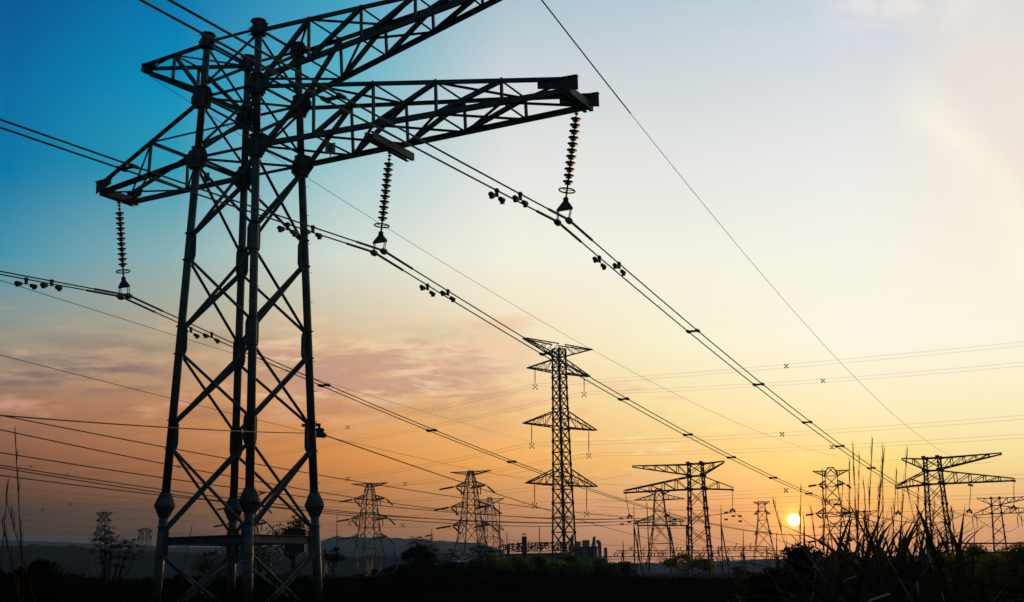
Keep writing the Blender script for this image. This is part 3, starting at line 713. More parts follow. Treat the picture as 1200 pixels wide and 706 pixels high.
b.plate([cw + Vector((-0.2, 0, 0.06)), cw + Vector((0.22, 0, 0.04)), cw + Vector((0.34, 0, -0.08)), cw + Vector((0.24, 0, -0.2)), cw + Vector((-0.2, 0, -0.16))], (0, 1, 0), 0.18)
b.build('cable_clamp', M['porcelain'], t)
# six wires of the neighbouring line
six = [((-40, 479), 95, (738.5, 606), (268, 538), 'topmost'), ((-40, 495), 95, (738, 608), (268, 558), 'second from the top'), ((-40, 524), 100, (781, 606), (188, 560), 'third from the top'),
       ((-40, 539), 105, (781.5, 607), (184, 573), 'fourth from the top'), ((-40, 541.5), 108, (858, 600), (184, 577), 'fifth from the top'), ((-40, 552), 110, (858.5, 601), (280, 590), 'lowest')]
for A, dA, B, mid, nm in six:
    px_cable(A, dA, B, 258, mid, 0.05, f'{nm} of six dark left-edge wires running behind the near pylon', 'six wires from the left edge to the pylon left of the sun', mt=M['wire'])
px_cable((-40, 316), 62, (700, 535), 420, (268, 413), 0.020, 'hair-thin wire crossing behind the near pylon, upper of two at the left edge')
px_cable((-40, 406), 75, (700, 572), 420, (272, 485), 0.024, 'hair-thin wire crossing behind the near pylon, lower of two at the left edge')
# onward spans behind the two pylons
for k in 'LMR':
    u = {'L': UL, 'M': UM, 'R': UR}[k]
    cable(sagcurve(farC[k], THIRD.P(u, 0, ZL - 3.5), 3.0, 40), 0.06, f'dark wire from the {nmP[k]} string of the reed-side pylon to the right-edge pylon', 'wires between the two right-hand pylons')
    e = {'L': (946, 640), 'M': (905, 640), 'R': (860, 643)}[k]
    cable(sagcurve(twinC[k], at(*e, 380), 2.0, 40), 0.04, f'thin wire sloping right from the {dict(L="right", M="middle", R="left")[k]} string of the pylon left of the sun', 'wires from that pylon to the switchyard', mt=M['wire_far'])
for i, (x, y) in enumerate(((728, 608), (729, 614.5), (737.5, 612), (748, 611), (746, 614), (790, 609), (791, 614), (851, 601), (851, 609), (859.5, 605), (867, 605), (867.5, 611))):
    P = at(x, y, 255); o = MB().lathe(P - Vector((0.35, 0, 0)), (1, 0, 0), [(0, .14), (.12, .26), (.25, .14), (.38, .14), (.5, .26), (.7, .12)], 7).build('vibration_damper', M['porcelain'], origin=P)
    tag(o, 'tiny dark two-lobed damper on the wires just beneath the pylon left of the sun', 'vibration damper', 'tiny dampers under the pylon left of the sun')

# ------------------------------------------------------------------ other lattice pylons
def lattice_tower(xp, ybase, D, th, prof, arms, label, thick=0.3, panels=14, name='lattice_pylon'):
    """prof: list of (photo y, half width m); arms: (y tip bottom, y root top, half length left, right, lift)"""
    th = R(th); base = at(xp, ybase, D); a = Vector((math.cos(th), -math.sin(th), 0)); l = Vector((math.sin(th), math.cos(th), 0))
    Z = lambda y: at(xp, y, D).z
    ax0 = Vector((at(xp, 600, D).x, D, 0))
    zs = [Z(p[0]) for p in prof]; ws = [p[1] for p in prof]
    zz = sorted(zip(zs, ws)); zs = [z for z, _ in zz]; ws = [w for _, w in zz]
    zmin = 0.0
    W = lambda z: float(np.interp(z, zs, ws)) if z >= zs[0] else ws[0] + (zs[0] - z) * max(0.0, (ws[0] - ws[1]) / max(0.1, zs[1] - zs[0]))
    P = lambda u, v, z: ax0 + a * u + l * v + Vector((0, 0, z))
    root = thing(name, label, 'pylon', P(0, 0, 0), None); top = zs[-1]
    lev = [0.0]
    while lev[-1] < top - 0.5:
        lev.append(min(top, lev[-1] + max(W(lev[-1]) * 1.9, (top / 22))))
    for sx in (-1, 1):
        for sy in (-1, 1):
            b = MB()
            knots = sorted(set([0.0] + zs)); knots = [z for z in knots if z >= 0]
            for z0, z1 in zip(knots, knots[1:]): b.bar(P(sx * W(z0), sy * W(z0), z0), P(sx * W(z1), sy * W(z1), z1), thick, thick, up=a)
            for z in lev[1:-1]: c_ = P(sx * W(z), sy * W(z), z); b.bar(c_ - Vector((0, 0, thick * 1.0)), c_ + Vector((0, 0, thick * 1.0)), thick * 1.55, thick * 1.55, up=a)
            b.build('leg', M['steel_far'], root)
    b = MB()
    for z0, z1 in zip(lev, lev[1:]):
        w0, w1 = W(z0), W(z1)
        for (p, q) in (((-1, -1), (1, -1)), ((1, -1), (1, 1)), ((1, 1), (-1, 1)), ((-1, 1), (-1, -1))):
            b.bar(P(p[0] * w0, p[1] * w0, z0), P(q[0] * w1, q[1] * w1, z1), thick * 0.55, thick * 0.55); b.bar(P(q[0] * w0, q[1] * w0, z0), P(p[0] * w1, p[1] * w1, z1), thick * 0.55, thick * 0.55)
            b.bar(P(p[0] * w1, p[1] * w1, z1), P(q[0] * w1, q[1] * w1, z1), thick * 0.6, thick * 0.6)
    b.build('bracing', M['steel_far'], root)
    tips = []
    for (yb, yt, Lh, Rh, lift) in arms:
        zb, zt = Z(yb), Z(yt); zb, zt = min(zb, zt), max(zb, zt)
        for sd, Lx in ((-1, Lh), (1, Rh)):
            if Lx <= 0: continue
            b = MB(); w0, w1 = W(zb), W(zt); tip = P(sd * Lx, 0, (zt if lift else zb) + 0.1)
            nb = 4
            for sv in (-1, 1):
                r0 = P(sd * w0, sv * w0, zb); r1 = P(sd * w1, sv * w1, zt); tp = tip + l * (0.35 * sv)
                b.bar(r0, tp, thick * 0.8, thick * 0.8); b.bar(r1, tp, thick * 0.8, thick * 0.8)
                for i in range(1, nb): f = i / nb; b.bar(r0.lerp(tp, f), r1.lerp(tp, f), thick * 0.36, thick * 0.36); b.bar(r0.lerp(tp, f), r1.lerp(tp, max(0, f - 1 / nb)), thick * 0.36, thick * 0.36)
            for i in range(1, nb + 1):
                f = i / nb; q0 = P(sd * w0, -w0, zb).lerp(tip - l * .35, f); q1 = P(sd * w0, w0, zb).lerp(tip + l * .35, f); b.bar(q0, q1, thick * .5, thick * .5)
                g0 = P(sd * w0, w0, zb).lerp(tip + l * .35, f - 1 / nb); b.bar(q0, g0, thick * .45, thick * .45)
            b.build('crossarm', M['steel_far'], root); tips.append((tip, sd))
    return root, tips, a, l
# tall double-circuit pylon in the middle distance
rt, tips, a65, l65 = lattice_tower(660, 690, 230, -46, [(409, 0.85), (470, 0.95), (560, 1.18), (650, 1.50), (700, 1.75)],
    [(404, 418, 9.3, 9.3, True), (437, 421, 8.4, 8.4, False), (501, 482, 9.8, 9.8, False), (569, 550, 9.4, 9.4, False)],
    'tall slender three-armed pylon rising above the factory roof in the middle of the photo', thick=0.23)
quadL = {}
bot = {(0, -1): (627, 452), (0, 1): (684.5, 461), (1, -1): (623, 521), (1, 1): (690, 533), (2, -1): (626.5, 591), (2, 1): (687.5, 601)}
lvn = ['topmost', 'middle', 'lowest']
for i in range(3):
    for j, sd in enumerate((-1, 1)):
        tip = tips[2 + 2 * i + j][0]; C_ = at(*bot[(i, sd)], tip.y); quadL[(i, sd)] = C_; q0 = px_of(tip); tip = tip + (at(bot[(i, sd)][0] + 0.4 * (-sd) * 0, q0[1] + 1, tip.y) - tip) * 1.0
        string_far(tip, C_, f'insulator string under the {"left" if sd < 0 else "right"} end of the {lvn[i]} conductor arm of the tall middle pylon', 'insulator strings of the tall middle pylon', r=0.13, l=l65, n=8, fit=False)

def xspacer(P, label, grp, sz=0.36):
    root = thing('quad_spacer', label, 'spacer', P, grp); b = MB()
    for q in (1, -1): b.bar(P + Vector((-sz, 0, -sz * q)), P + Vector((sz, 0, sz * q)), 0.09, 0.09)
    b.build('spacer_frame', M['wire_far'], root)
    for sx in (-1, 1):
        for sz_ in (-1, 1): b = MB(); b.lathe(P + Vector((sx * sz, -0.2, sz_ * sz)), (0, 1, 0), [(0, .07), (.2, .13), (.4, .07)], 6); b.build('spacer_clamp', M['wire_far'], root)
for (i, sd), C_ in quadL.items(): xspacer(C_ + Vector((0, 0, -0.3)), f'cross-shaped wire spacer at the foot of the {"left" if sd < 0 else "right"} {lvn[i]} string of the tall middle pylon', 'cross spacers at the tall middle pylon')
RT = {(0, -1): ((1260, 397), 168), (0, 1): ((1260, 421), 178), (1, -1): ((1260, 484), 168), (1, 1): ((1260, 507), 178), (2, -1): ((1260, 555), 168), (2, 1): ((1260, 578), 178)}
LT = {(0, -1): ((-60, 545), 400, (408, 501)), (0, 1): ((-60, 556), 410, (410, 518)), (1, -1): ((-60, 583), 400, (410, 561)), (1, 1): ((-60, 592), 410, (476, 567)), (2, -1): ((-60, 617), 400, (411, 613)), (2, 1): ((-60, 625), 410, (472, 616))}
MR = {(0, -1): (880, 433), (0, 1): (880, 452), (1, -1): (880, 511), (1, 1): (880, 528), (2, -1): (920, 575), (2, 1): (920, 592)}
curves = {}
for key, C_ in quadL.items():
    i, sd = key
    for q, (dx, dz) in enumerate(((-.28, .28), (.28, .28), (-.28, -.28), (.28, -.28))):
        o_ = a65 * dx + Vector((0, 0, dz)); E_ = at(*RT[key][0], RT[key][1]); s = curves.get(('s', key)) or solve_sag(C_, E_, MR[key]); curves[('s', key)] = s
        pr_ = sagcurve(C_ + o_, E_ + o_, s, 40); curves[('r', key)] = sagcurve(C_, E_, s, 200)
        cable(pr_, 0.0065, f'faint wire of the {"upper" if sd < 0 else "lower"} four-wire bundle right of the tall pylon\'s {lvn[i]} arm', f'bundle right of the {lvn[i]} arm, {"near" if sd < 0 else "far"} side', mt=M['wire_far'])
        E_ = at(*LT[key][0], LT[key][1]); s = curves.get(('t', key)) or solve_sag(C_, E_, LT[key][2]); curves[('t', key)] = s
        curves[('l', key)] = sagcurve(C_, E_, s, 200)
        cable(sagcurve(C_ + o_, E_ + o_, s, 50), 0.009, f'faint wire of the {"upper" if sd < 0 else "lower"} four-wire bundle left of the tall pylon\'s {lvn[i]} arm', f'bundle left of the {lvn[i]} arm, {"near" if sd < 0 else "far"} side', mt=M['wire_far'])
def near_px(c, x): return min(c, key=lambda p: abs(px_of(p)[0] - x))
for key, x in (((0, -1), 920), ((0, 1), 964), ((1, -1), 917), ((1, 1), 975), ((2, -1), 921), ((2, 1), 970)):
    P = near_px(curves[('r', key)], x); xspacer(P, f'cross-shaped spacer on the {"upper" if key[1] < 0 else "lower"} bundle right of the tall pylon\'s {lvn[key[0]]} arm', 'cross spacers on the faint right-hand bundles', 0.22)
for key, xs_ in (((0, -1), (408, 35)), ((0, 1), (208, 80)), ((1, -1), (410, 82)), ((1, 1), (476, 49)), ((2, -1), (411, 125)), ((2, 1), (472, 27))):
    for x in xs_:
        P = near_px(curves[('l', key)], x); xspacer(P, f'cross-shaped spacer on the {"upper" if key[1] < 0 else "lower"} bundle from the tall pylon\'s {lvn[key[0]]} arm, {"far left" if x < 300 else "above the mound"}', 'cross spacers on the faint left-hand bundles', 0.32)

def strain_extras(tips, a, l, D, who, k=1.0, start=2, sl=4.6):
    for n, (tip, sd) in enumerate(tips[start:]):
        side = 'left' if sd < 0 else 'right'; lev = lvn[min(2, n // 2)]
        for q, nm in ((-1, 'near'), (1, 'far')):
            E_ = tip + (Vector((-6.8, 4.0, -0.8)) if q > 0 else Vector((3.6, -3.0, -3.4))) * k; b = MB(); d = (E_ - tip).normalized()
            b.lathe(tip, d, [(0, 0.1), (0.8, 0.12), (0.9, 0.36), ((E_ - tip).length * 0.9, 0.36), ((E_ - tip).length, 0.1)], 6)
            o = b.build('strain_insulator', M['porcelain'], origin=tip); tag(o, f'stretched insulator pulling {"left" if q > 0 else "right"} from the {lev} {side} arm of the {who}', 'insulator', f'stretched insulators of the {who}')
        b = MB(); b.lathe(tip + a * (-sd * 2.5), (0, 0, -1), [(0, .1), (.4, .22), (3.2 * k, .22), (3.6 * k, .1)], 6)
        o = b.build('jumper_insulator', M['porcelain'], origin=tip); tag(o, f'small hanging insulator on the {lev} {side} arm of the {who}', 'insulator', f'hanging insulators of the {who}')
rt, tp, a_, l_ = lattice_tower(552, 690, 500, 20, [(552, 0.7), (562, 1.5), (575, 2.1), (600, 2.8), (630, 4.1), (662, 6.2), (700, 8.5)],
    [(553, 557, 8.6, 8.6, True), (570, 564, 6.6, 6.6, False), (594, 588, 8.8, 8.8, False), (616, 610, 8.0, 8.0, False)], 'broad-based pylon with three arm levels, at the right end of the mound', thick=0.33)
strain_extras(tp, a_, l_, 500, 'broad-based pylon')
rt, tp, a_, l_ = lattice_tower(433, 690, 560, 16, [(566, 0.7), (576, 1.7), (590, 2.6), (610, 3.2), (632, 4.0), (662, 6.0), (700, 8.6)],
    [(567, 571, 8.6, 8.6, True), (585, 580, 7.6, 7.6, False), (608, 602, 8.8, 8.8, False), (630, 625, 8.4, 8.4, False)], 'mound pylon with three arm levels, standing before the flat mound', thick=0.35)
strain_extras(tp, a_, l_, 560, 'mound pylon')
rt, tp, a_, l_ = lattice_tower(574, 690, 700, 25, [(583, 0.9), (600, 2.2), (625, 3.4), (660, 5.6), (700, 8.0)],
    [(585, 591, 9, 9, True), (603, 595, 7.5, 7.5, False), (622, 613, 8.5, 8.5, False), (636, 628, 8.0, 8, False)], 'fainter pylon half hidden directly behind the broad-based pylon right of the mound', thick=0.24)
rt, tp, a_, l_ = lattice_tower(290, 690, 520, 18, [(576, 0.8), (590, 2.0), (615, 2.9), (650, 4.6), (700, 8)],
    [(578, 584, 8.6, 8.6, True), (594, 586, 8.0, 8.0, False), (614, 604, 9.2, 9.2, False), (634, 625, 8.6, 8.6, False)], 'distant pylon seen between the legs of the huge near pylon', thick=0.30)
strain_extras(tp, a_, l_, 520, 'pylon between the near legs')
lattice_tower(122, 690, 800, 15, [(600, 0.9), (612, 2.4), (626, 2.8), (645, 3.8), (690, 7)], [(601, 606, 6.0, 6.0, True), (611, 607, 5.8, 5.8, False), (627, 621, 7, 7, False), (642, 636, 6, 6, False)], 'far pylon partly hidden by the dark palm-leaved tree at left', thick=0.36)
lattice_tower(171, 690, 1000, 12, [(619, 2.2), (632, 3.4), (700, 6)], [(621, 626, 6.2, 6.2, True), (631, 626, 6.0, 6.0, False)], 'faint far pylon just left of the near pylon\'s left leg', thick=0.40)
lattice_tower(773, 690, 450, 12, [(573, 0.9), (584, 1.6), (615, 2.4), (645, 4.0), (700, 7.4)], [(575, 580, 5, 5, True), (586, 579, 9, 9, False), (612, 604, 9.0, 9.0, False)], 'faint pylon seen just left of the two-tier pylon left of the sun', thick=0.26)
rt, tp, a_, l_ = lattice_tower(893, 690, 700, 15, [(588, 1.6), (603, 2.2), (628, 3.6), (650, 5.4), (690, 7.6)], [(588.5, 592, 4.6, 4.6, True), (603, 598, 4.6, 4.6, False), (627, 621, 4.8, 4.8, False)], 'narrow faint pylon standing directly left of the sun', thick=0.28)
rt, tp, a_, l_ = lattice_tower(977, 690, 470, 14, [(548, 1.0), (556, 2.4), (568, 2.0), (600, 3.0), (640, 4.6), (700, 8)], [(552, 558, 6.6, 6.6, True), (568, 563, 4.8, 4.8, False), (602, 595, 6.6, 6.6, False), (634, 627, 6.6, 6.6, False)], 'faint wide-topped pylon right of the sun, behind the grass stalks', thick=0.27)
strain_extras(tp, a_, l_, 470, 'wide-topped pylon', k=0.5)

# ------------------------------------------------------------------ lightning masts, switchyard gantries
def mast(x, yt, yb, D, ysplit, dx, label):
    P0 = at(x, yt, D); t = thing('lightning_mast', label, 'mast', (P0.x, D, 0), 'lightning masts of the switchyard')
    r = 0.16 * D / 350
    if ysplit:
        Pm = at(x, ysplit, D); MB().tube(Pm, P0, r * 1.0, r * 0.45, 6).build('pole', M['steel_far'], t)
        pxm_ = D / F; spread = dx * pxm_ * Pm.z / max(1, Pm.z - at(x, yb, D).z)
        for s_, f in ((-1, 0.2), (1, 0.9)): MB().tube((Pm.x, D, Pm.z), (Pm.x + s_ * spread * f, D + s_ * 1.0, 0), r * 1.0, r * 1.3, 6).build('leg', M['steel_far'], t)
        b = MB()
        for q in (0.25, 0.5, 0.75): z = Pm.z * (1 - q); b.bar((Pm.x - spread * .2 * q, D, z), (Pm.x + spread * .9 * q, D, z), r, r)
        b.build('rung', M['steel_far'], t)
    else: MB().tube((P0.x, D, 0), P0, r * 1.35, r * 0.6, 6).build('pole', M['steel_far'], t)
    return t
for a0 in ((743, 592, 671, 330, 617, 8, 'forked mast left of the two-tier pylon that stands left of the sun'), (758, 589, 671, 330, None, 0, 'plain straight mast under the left arm of the pylon left of the sun'),
           (785, 597, 668, 340, 620, 8, 'forked mast just left of the legs of the pylon left of the sun'), (845, 592, 679, 320, 615, 9, 'tall forked mast just right of the pylon left of the sun'),
           (871, 622, 679, 340, 645, 6, 'shorter forked mast between the pylon and the faint narrow pylon'), (730, 634, 665, 380, None, 0, 'short mast beside the factory pipes'),
           (853, 652, 676, 340, None, 0, 'very short post beside the tall forked mast'), (910, 624, 676, 360, 650, 6, 'forked mast below and left of the sun'),
           (942, 617, 660, 340, 640, 4, 'forked mast below and right of the sun'), (585, 588, 655, 300, None, 0, 'thin tall mast at the left end of the roof lettering'),
           (395, 604, 668, 420, None, 0, 'thin mast at the left end of the pale mound'), (462, 640, 670, 420, None, 0, 'short mast right of the pylon before the mound'),
           (506, 620, 660, 420, None, 0, 'thin mast on the right part of the mound'), (594, 624, 650, 480, None, 0, 'fainter thin mast above the roof lettering, left of the chimney'),
           (632, 617, 650, 480, None, 0, 'fainter thin mast above the roof lettering, right of the chimney')): mast(*a0)
def gantry(x0, x1, y, D, label, ins=True, th=0.3):
    A_, B_ = at(x0, y, D), at(x1, y, D); root = thing('busbar_gantry', label, 'gantry', ((A_.x + B_.x) / 2, D, 0), 'gantries of the switchyard')
    b = MB(); b.bar(A_, B_, 0.2, th * 0.7); b.bar(A_ + Vector((0, 0.8, -0.7)), B_ + Vector((0, 0.8, -0.7)), 0.12, 0.10)
    n = max(4, int((B_ - A_).length / 2.2))
    for i in range(n): p = A_.lerp(B_, i / n); q = A_.lerp(B_, (i + 1) / n) + Vector((0, 0.8, -0.7)); b.bar(p, q, 0.06, 0.06)
    b.build('beam', M['steel_far'], root)
    for f in np.linspace(0.03, 0.97, max(2, int((B_ - A_).length / 14))):
        p = A_.lerp(B_, f); b = MB(); b.bar((p.x, D, p.z), (p.x - 0.6, D, 0), 0.22, 0.22, up=(0, 1, 0)); b.bar((p.x, D, p.z), (p.x + 0.9, D, 0), 0.22, 0.22, up=(0, 1, 0)); b.build('post', M['steel_far'], root)
    if ins:
        k = min(60, int((x1 - x0) / 4.3))
        for i in range(k):
            if random.random() < 0.4: continue
            p = A_.lerp(B_, (i + 0.5 + random.uniform(-.35, .35)) / k); up = random.choice((1, 1, -1))
            b = MB(); b.lathe(p, (random.uniform(-.4, .4), 0, up), [(0, .08), (.2, .13), (.7, .13), (.9, .08)], 6); b.lathe(p + Vector((0.1, 0, up * 0.95)), (1, 0, 0), [(0, .1), (.25, .15), (.5, .08)], 5)
            b.build('post_insulator', M['porcelain'], root)
gantry(722, 946, 645.5, 390, 'upper long busbar beam crossing behind the forked masts, left and right of the pylon')
gantry(700, 930, 652.5, 350, 'lower long busbar beam crossing behind the forked masts')
gantry(746, 806, 616, 340, 'high short beam on the masts left of the pylon that stands left of the sun', True, 0.5)
gantry(840, 900, 641, 430, 'short beam under the narrow faint pylon left of the sun')
gantry(434, 482, 652, 440, 'low switchyard beam in front of the mound, right of its pylon')
gantry(380, 432, 657, 430, 'low switchyard beam in front of the mound, left of its pylon')
gantry(930, 985, 648, 400, 'busbar beam behind the reeds below and right of the sun')
gantry(1105, 1210, 637, 300, 'beam crossing the legs of the small pylon at the right edge', False, 0.5)
# more far wires over the switchyard and the left plain
lw = [((700, 594), (1260, 592), (900, 600)), ((690, 603), (960, 618), (800, 612)), ((560, 630), (760, 640), (660, 637)), ((700, 587), (1000, 578), (850, 585)), ((120, 628), (0, 613), (60, 622)), ((128, 630), (290, 636), (200, 635)), ((128, 640), (420, 648), (280, 647)), ((0, 633), (200, 641), (100, 639)),
      ((-30, 567), (560, 596), (250, 590)), ((-30, 574), (560, 620), (250, 606)), ((-30, 599), (430, 610), (200, 610)), ((-30, 603), (430, 632), (200, 625)), ((330, 590), (700, 560), (520, 582)), ((440, 570), (640, 548), (540, 563)), ((460, 588), (740, 556), (600, 578)), ((790, 570), (560, 553), (680, 566))]
lwl = ['distant wire skimming above the high short beam and on to the right', 'distant wire from above the switchyard falling towards the sun', 'low wire just over the factory roof', 'distant wire rising gently to the right above the busbar gantries', 'low wire left of the palm-leaved tree', 'low wire from the far left pylon behind the near pylon legs', 'lowest wire running right from the far left pylon', 'low wire skimming the ridge at the left edge',
 'distant wire from the left edge to the broad-based pylon\'s middle arm', 'distant wire from the left edge to the broad-based pylon\'s lowest arm', 'distant wire from the left edge to the mound pylon\'s middle arm', 'distant wire from the left edge to the mound pylon\'s lowest arm',
 'distant wire climbing right from between the near legs', 'distant wire climbing right from the top of the mound pylon', 'distant wire climbing right from the mound pylon\'s upper arm', 'distant wire joining the broad-based pylon top and the tall pylon side']
for i, (A, B, mid) in enumerate(lw): px_cable(A, 480 + 9 * i, B, 560, mid, 0.055 if i < 8 else 0.04, lwl[i], 'distant low wires', mt=M['wire_far'], n=40)

# ------------------------------------------------------------------ factory with roof lettering
D = 300
def PX(x, y, d=D): return at(x, y, d)
def pbox(b, x0, x1, y0, y1, d, dep):
    A_, B_ = PX(x0, y1, d), PX(x1, y0, d); b.bar((A_.x, d + dep / 2, (A_.z + B_.z) / 2), (B_.x, d + dep / 2, (A_.z + B_.z) / 2), dep, B_.z - A_.z); return b
t = thing('factory_building', 'pale factory block with louvred bays behind the trees, right of the tall middle pylon', 'building', (PX(688, 660).x, D, 0))
A_ = PX(674, 642); B_ = PX(700, 642)
MB().bar((A_.x, D + 6, A_.z / 2), (B_.x, D + 6, A_.z / 2), 12, A_.z).build('wall', M['concrete'], t)
b = MB(); pbox(b, 672.5, 701, 640.3, 642, D - 0.4, 12.8); b.build('roof_slab', M['concrete'], t)
for x0, x1 in ((676, 682.5), (688, 695)):
    w = MB(); pbox(w, x0, x1, 643, 653.5, D - 0.12, 0.2); o = w.build('window_bay', M['darkpane'], t)
    for k in range(5): l_ = MB(); pbox(l_, x0, x1, 644 + 2 * k, 644.8 + 2 * k, D - 0.3, 0.15); l_.build('louvre', M['concrete'], o)
for x in (674.8, 684, 686.6, 697, 699.4): w = MB(); pbox(w, x - 0.6, x + 0.6, 642, 656, D - 0.5, 0.5); w.build('pilaster', M['concrete'], t)
w = MB(); pbox(w, 683.4, 690.8, 633, 640.3, D + 2, 5); w.build('roof_house', M['concrete'], t)
w = MB(); pbox(w, 675, 680.6, 634.5, 640.3, D + 2, 5); w.build('roof_house', M['concrete'], t)
def fin(x0, x1, xt, y0, y1, d, lab):
    A_, B_, C_, E_ = PX(x0, y1, d), PX(x1, y1, d), PX(x1, y0, d), PX(xt, y0, d)
    b = MB(); b.plate([A_, B_, C_, E_], (0, 1, 0), 2.5); b.build('sloping_fin', M['concrete'], t)
fin(693, 697.6, 695.4, 629, 641, D + 1.5, 1); fin(666.5, 672, 669.6, 627.5, 650, D + 1.5, 2)
for x, y, r in ((702.5, 637, 0.45), (709.5, 642, 0.4)):
    P_ = PX(x, y); t = thing('storage_silo' if r < .42 else 'vent_stack', 'pale upright duct with bent top at the right end of the factory' if r > .42 else 'short pale upright cylinder right of the bent duct at the factory end', 'duct', (P_.x, D, 0))
    b = MB(); b.tube((P_.x, D, 0), (P_.x, D, P_.z), r, r, 12)
    if r > .42: b.path([(P_.x, D, P_.z - 0.3), (P_.x - 0.15, D, P_.z + 0.3), (P_.x - 0.7, D, P_.z + 0.55)], [0.45, 0.5, 0.4], 10)
    b.build('shaft', M['concrete'], t); MB().lathe((P_.x, D, P_.z * 0.86), (0, 0, 1), [(0, r), (0, r * 1.15), (0.2, r * 1.15), (0.2, r)], 12).build('band', M['concrete'], t)
P_ = PX(614.3, 629, 290); t = thing('chimney', 'thick dark chimney with a small cap rising through the roof lettering', 'chimney', (P_.x, 290, 0))
MB().tube((P_.x, 290, 0), (P_.x, 290, P_.z), 0.62, 0.58, 16).build('shaft', M['board'], t); b = MB()
for q in range(4): b.tube((P_.x + 0.38 * math.cos(q * 1.57), 290 + 0.38 * math.sin(q * 1.57), P_.z), (P_.x + 0.38 * math.cos(q * 1.57), 290 + 0.38 * math.sin(q * 1.57), P_.z + 0.5), 0.04, n=5)
b.lathe((P_.x, 290, P_.z + 0.5), (0, 0, 1), [(0, 0.3), (0, 0.62), (0.1, 0.62), (0.22, 0.15)], 16); b.build('cap', M['board'], t)
P_ = PX(595.3, 639, 290); t = thing('short_chimney', 'short dark stack left of the chimney, between two roof characters', 'chimney', (P_.x, 290, 0))
MB().tube((P_.x, 290, 0), (P_.x, 290, P_.z), 0.34, 0.32, 12).build('shaft', M['board'], t); MB().tube((P_.x, 290, P_.z), (P_.x, 290, P_.z + 0.25), 0.2, 0.2, 10).build('cap', M['board'], t)
# long low hall that carries the characters
A_, B_ = PX(586, 650.5, 302), PX(668, 649, 302)
t = thing('factory_hall', 'long low pale hall under the row of roof characters', 'building', ((A_.x + B_.x) / 2, 302, 0))
MB().bar((A_.x, 308, A_.z / 2), (B_.x, 308, A_.z / 2), 12, A_.z).build('wall', M['concrete'], t); MB().bar((A_.x - .3, 308, A_.z + 0.12), (B_.x + .3, 308, A_.z + 0.12), 12.8, 0.22).build('roof', M['concrete'], t)
s = thing('roof_sign', 'row of large dark Chinese characters on a rail above the long hall', 'sign', ((A_.x + B_.x) / 2, 302, A_.z))
chars = [('作', 589), ('中', 597), ('球', 604.5), ('至', 611.5), ('货', 622), ('原', 631.5), ('因', 638), ('蜂', 644.5), ('公', 651), ('企', 657), ('司', 663)]
b = MB(); b.bar(PX(586, 647.4, 302), PX(667, 645.4, 302), 0.12, 0.12); b.bar(PX(586, 641.2, 302.15), PX(667, 639.2, 302.15), 0.06, 0.05); b.build('sign_rail', M['board'], s)
for ch_, x in chars:
    try:
        cu = bpy.data.curves.new('character', 'FONT'); cu.body = ch_; cu.size = 2.35; cu.extrude = 0.05; cu.offset = 0.055; cu.align_x = 'CENTER'; cu.resolution_u = 2
        o = bpy.data.objects.new('tmp', cu); col.objects.link(o); dg = bpy.context.evaluated_depsgraph_get(); me = bpy.data.meshes.new_from_object(o.evaluated_get(dg)); bpy.data.objects.remove(o)
        me.materials.clear(); me.materials.append(M['board']); o = bpy.data.objects.new('character', me); col.objects.link(o)
        P_ = PX(x, 646.6 - (x - 586) * 0.025, 301.8); o.parent = s; o.rotation_euler = (R(90), 0, 0); o.location = P_ - s.location
    except Exception as ex: print('font', ex)
# low blue roof left of the factory
A_, B_ = PX(528, 657, 200), PX(566, 657, 200)
t = thing('shed', 'low shed with blue metal roof under the broad-based pylon', 'shed', ((A_.x + B_.x) / 2, 200, 0))
MB().bar((A_.x, 204, A_.z / 2 - 0.2), (B_.x, 204, A_.z / 2 - 0.2), 7, A_.z - 0.4).build('wall', M['concrete'], t)
MB().plate([(A_.x - .3, 200, A_.z - 0.35), (B_.x + .3, 200, A_.z - 0.35), (B_.x + .3, 204, A_.z + 0.4), (A_.x - .3, 204, A_.z + 0.4)], (0, 0.2, -1), 0.12).build('roof', M['blue'], t)
# board on a post behind the near pylon's right leg
P_ = PX(345.5, 634, 62); t = thing('notice_board', 'dark two-panel board on a thin post behind the near pylon\'s right leg', 'sign', (P_.x, 62, 0))
b = MB(); b.box((P_.x, 62, P_.z + 0.30), 1.08, 0.06, 0.52); b.build('panel', M['board'], t); b = MB(); b.box((P_.x, 62, P_.z - 0.32), 1.0, 0.06, 0.44); b.build('panel', M['board'], t)
MB().tube((P_.x, 62.06, 0), (P_.x, 62.06, P_.z + 0.5), 0.045).build('post', M['steel_far'], t)
P_ = PX(741.5, 671, 180); t = thing('control_hut', 'small pale hut half hidden by bushes left of the pylon left of the sun', 'hut', (P_.x, 180, 0))
MB().box((P_.x, 180, 1.3), 1.4, 1.6, 2.6).build('wall', M['concrete'], t); MB().box((P_.x, 180, 2.68), 1.7, 1.9, 0.14).build('roof', M['concrete'], t); MB().box((P_.x, 179.17, 1.0), 0.7, 0.05, 1.9).build('door', M['board'], t)

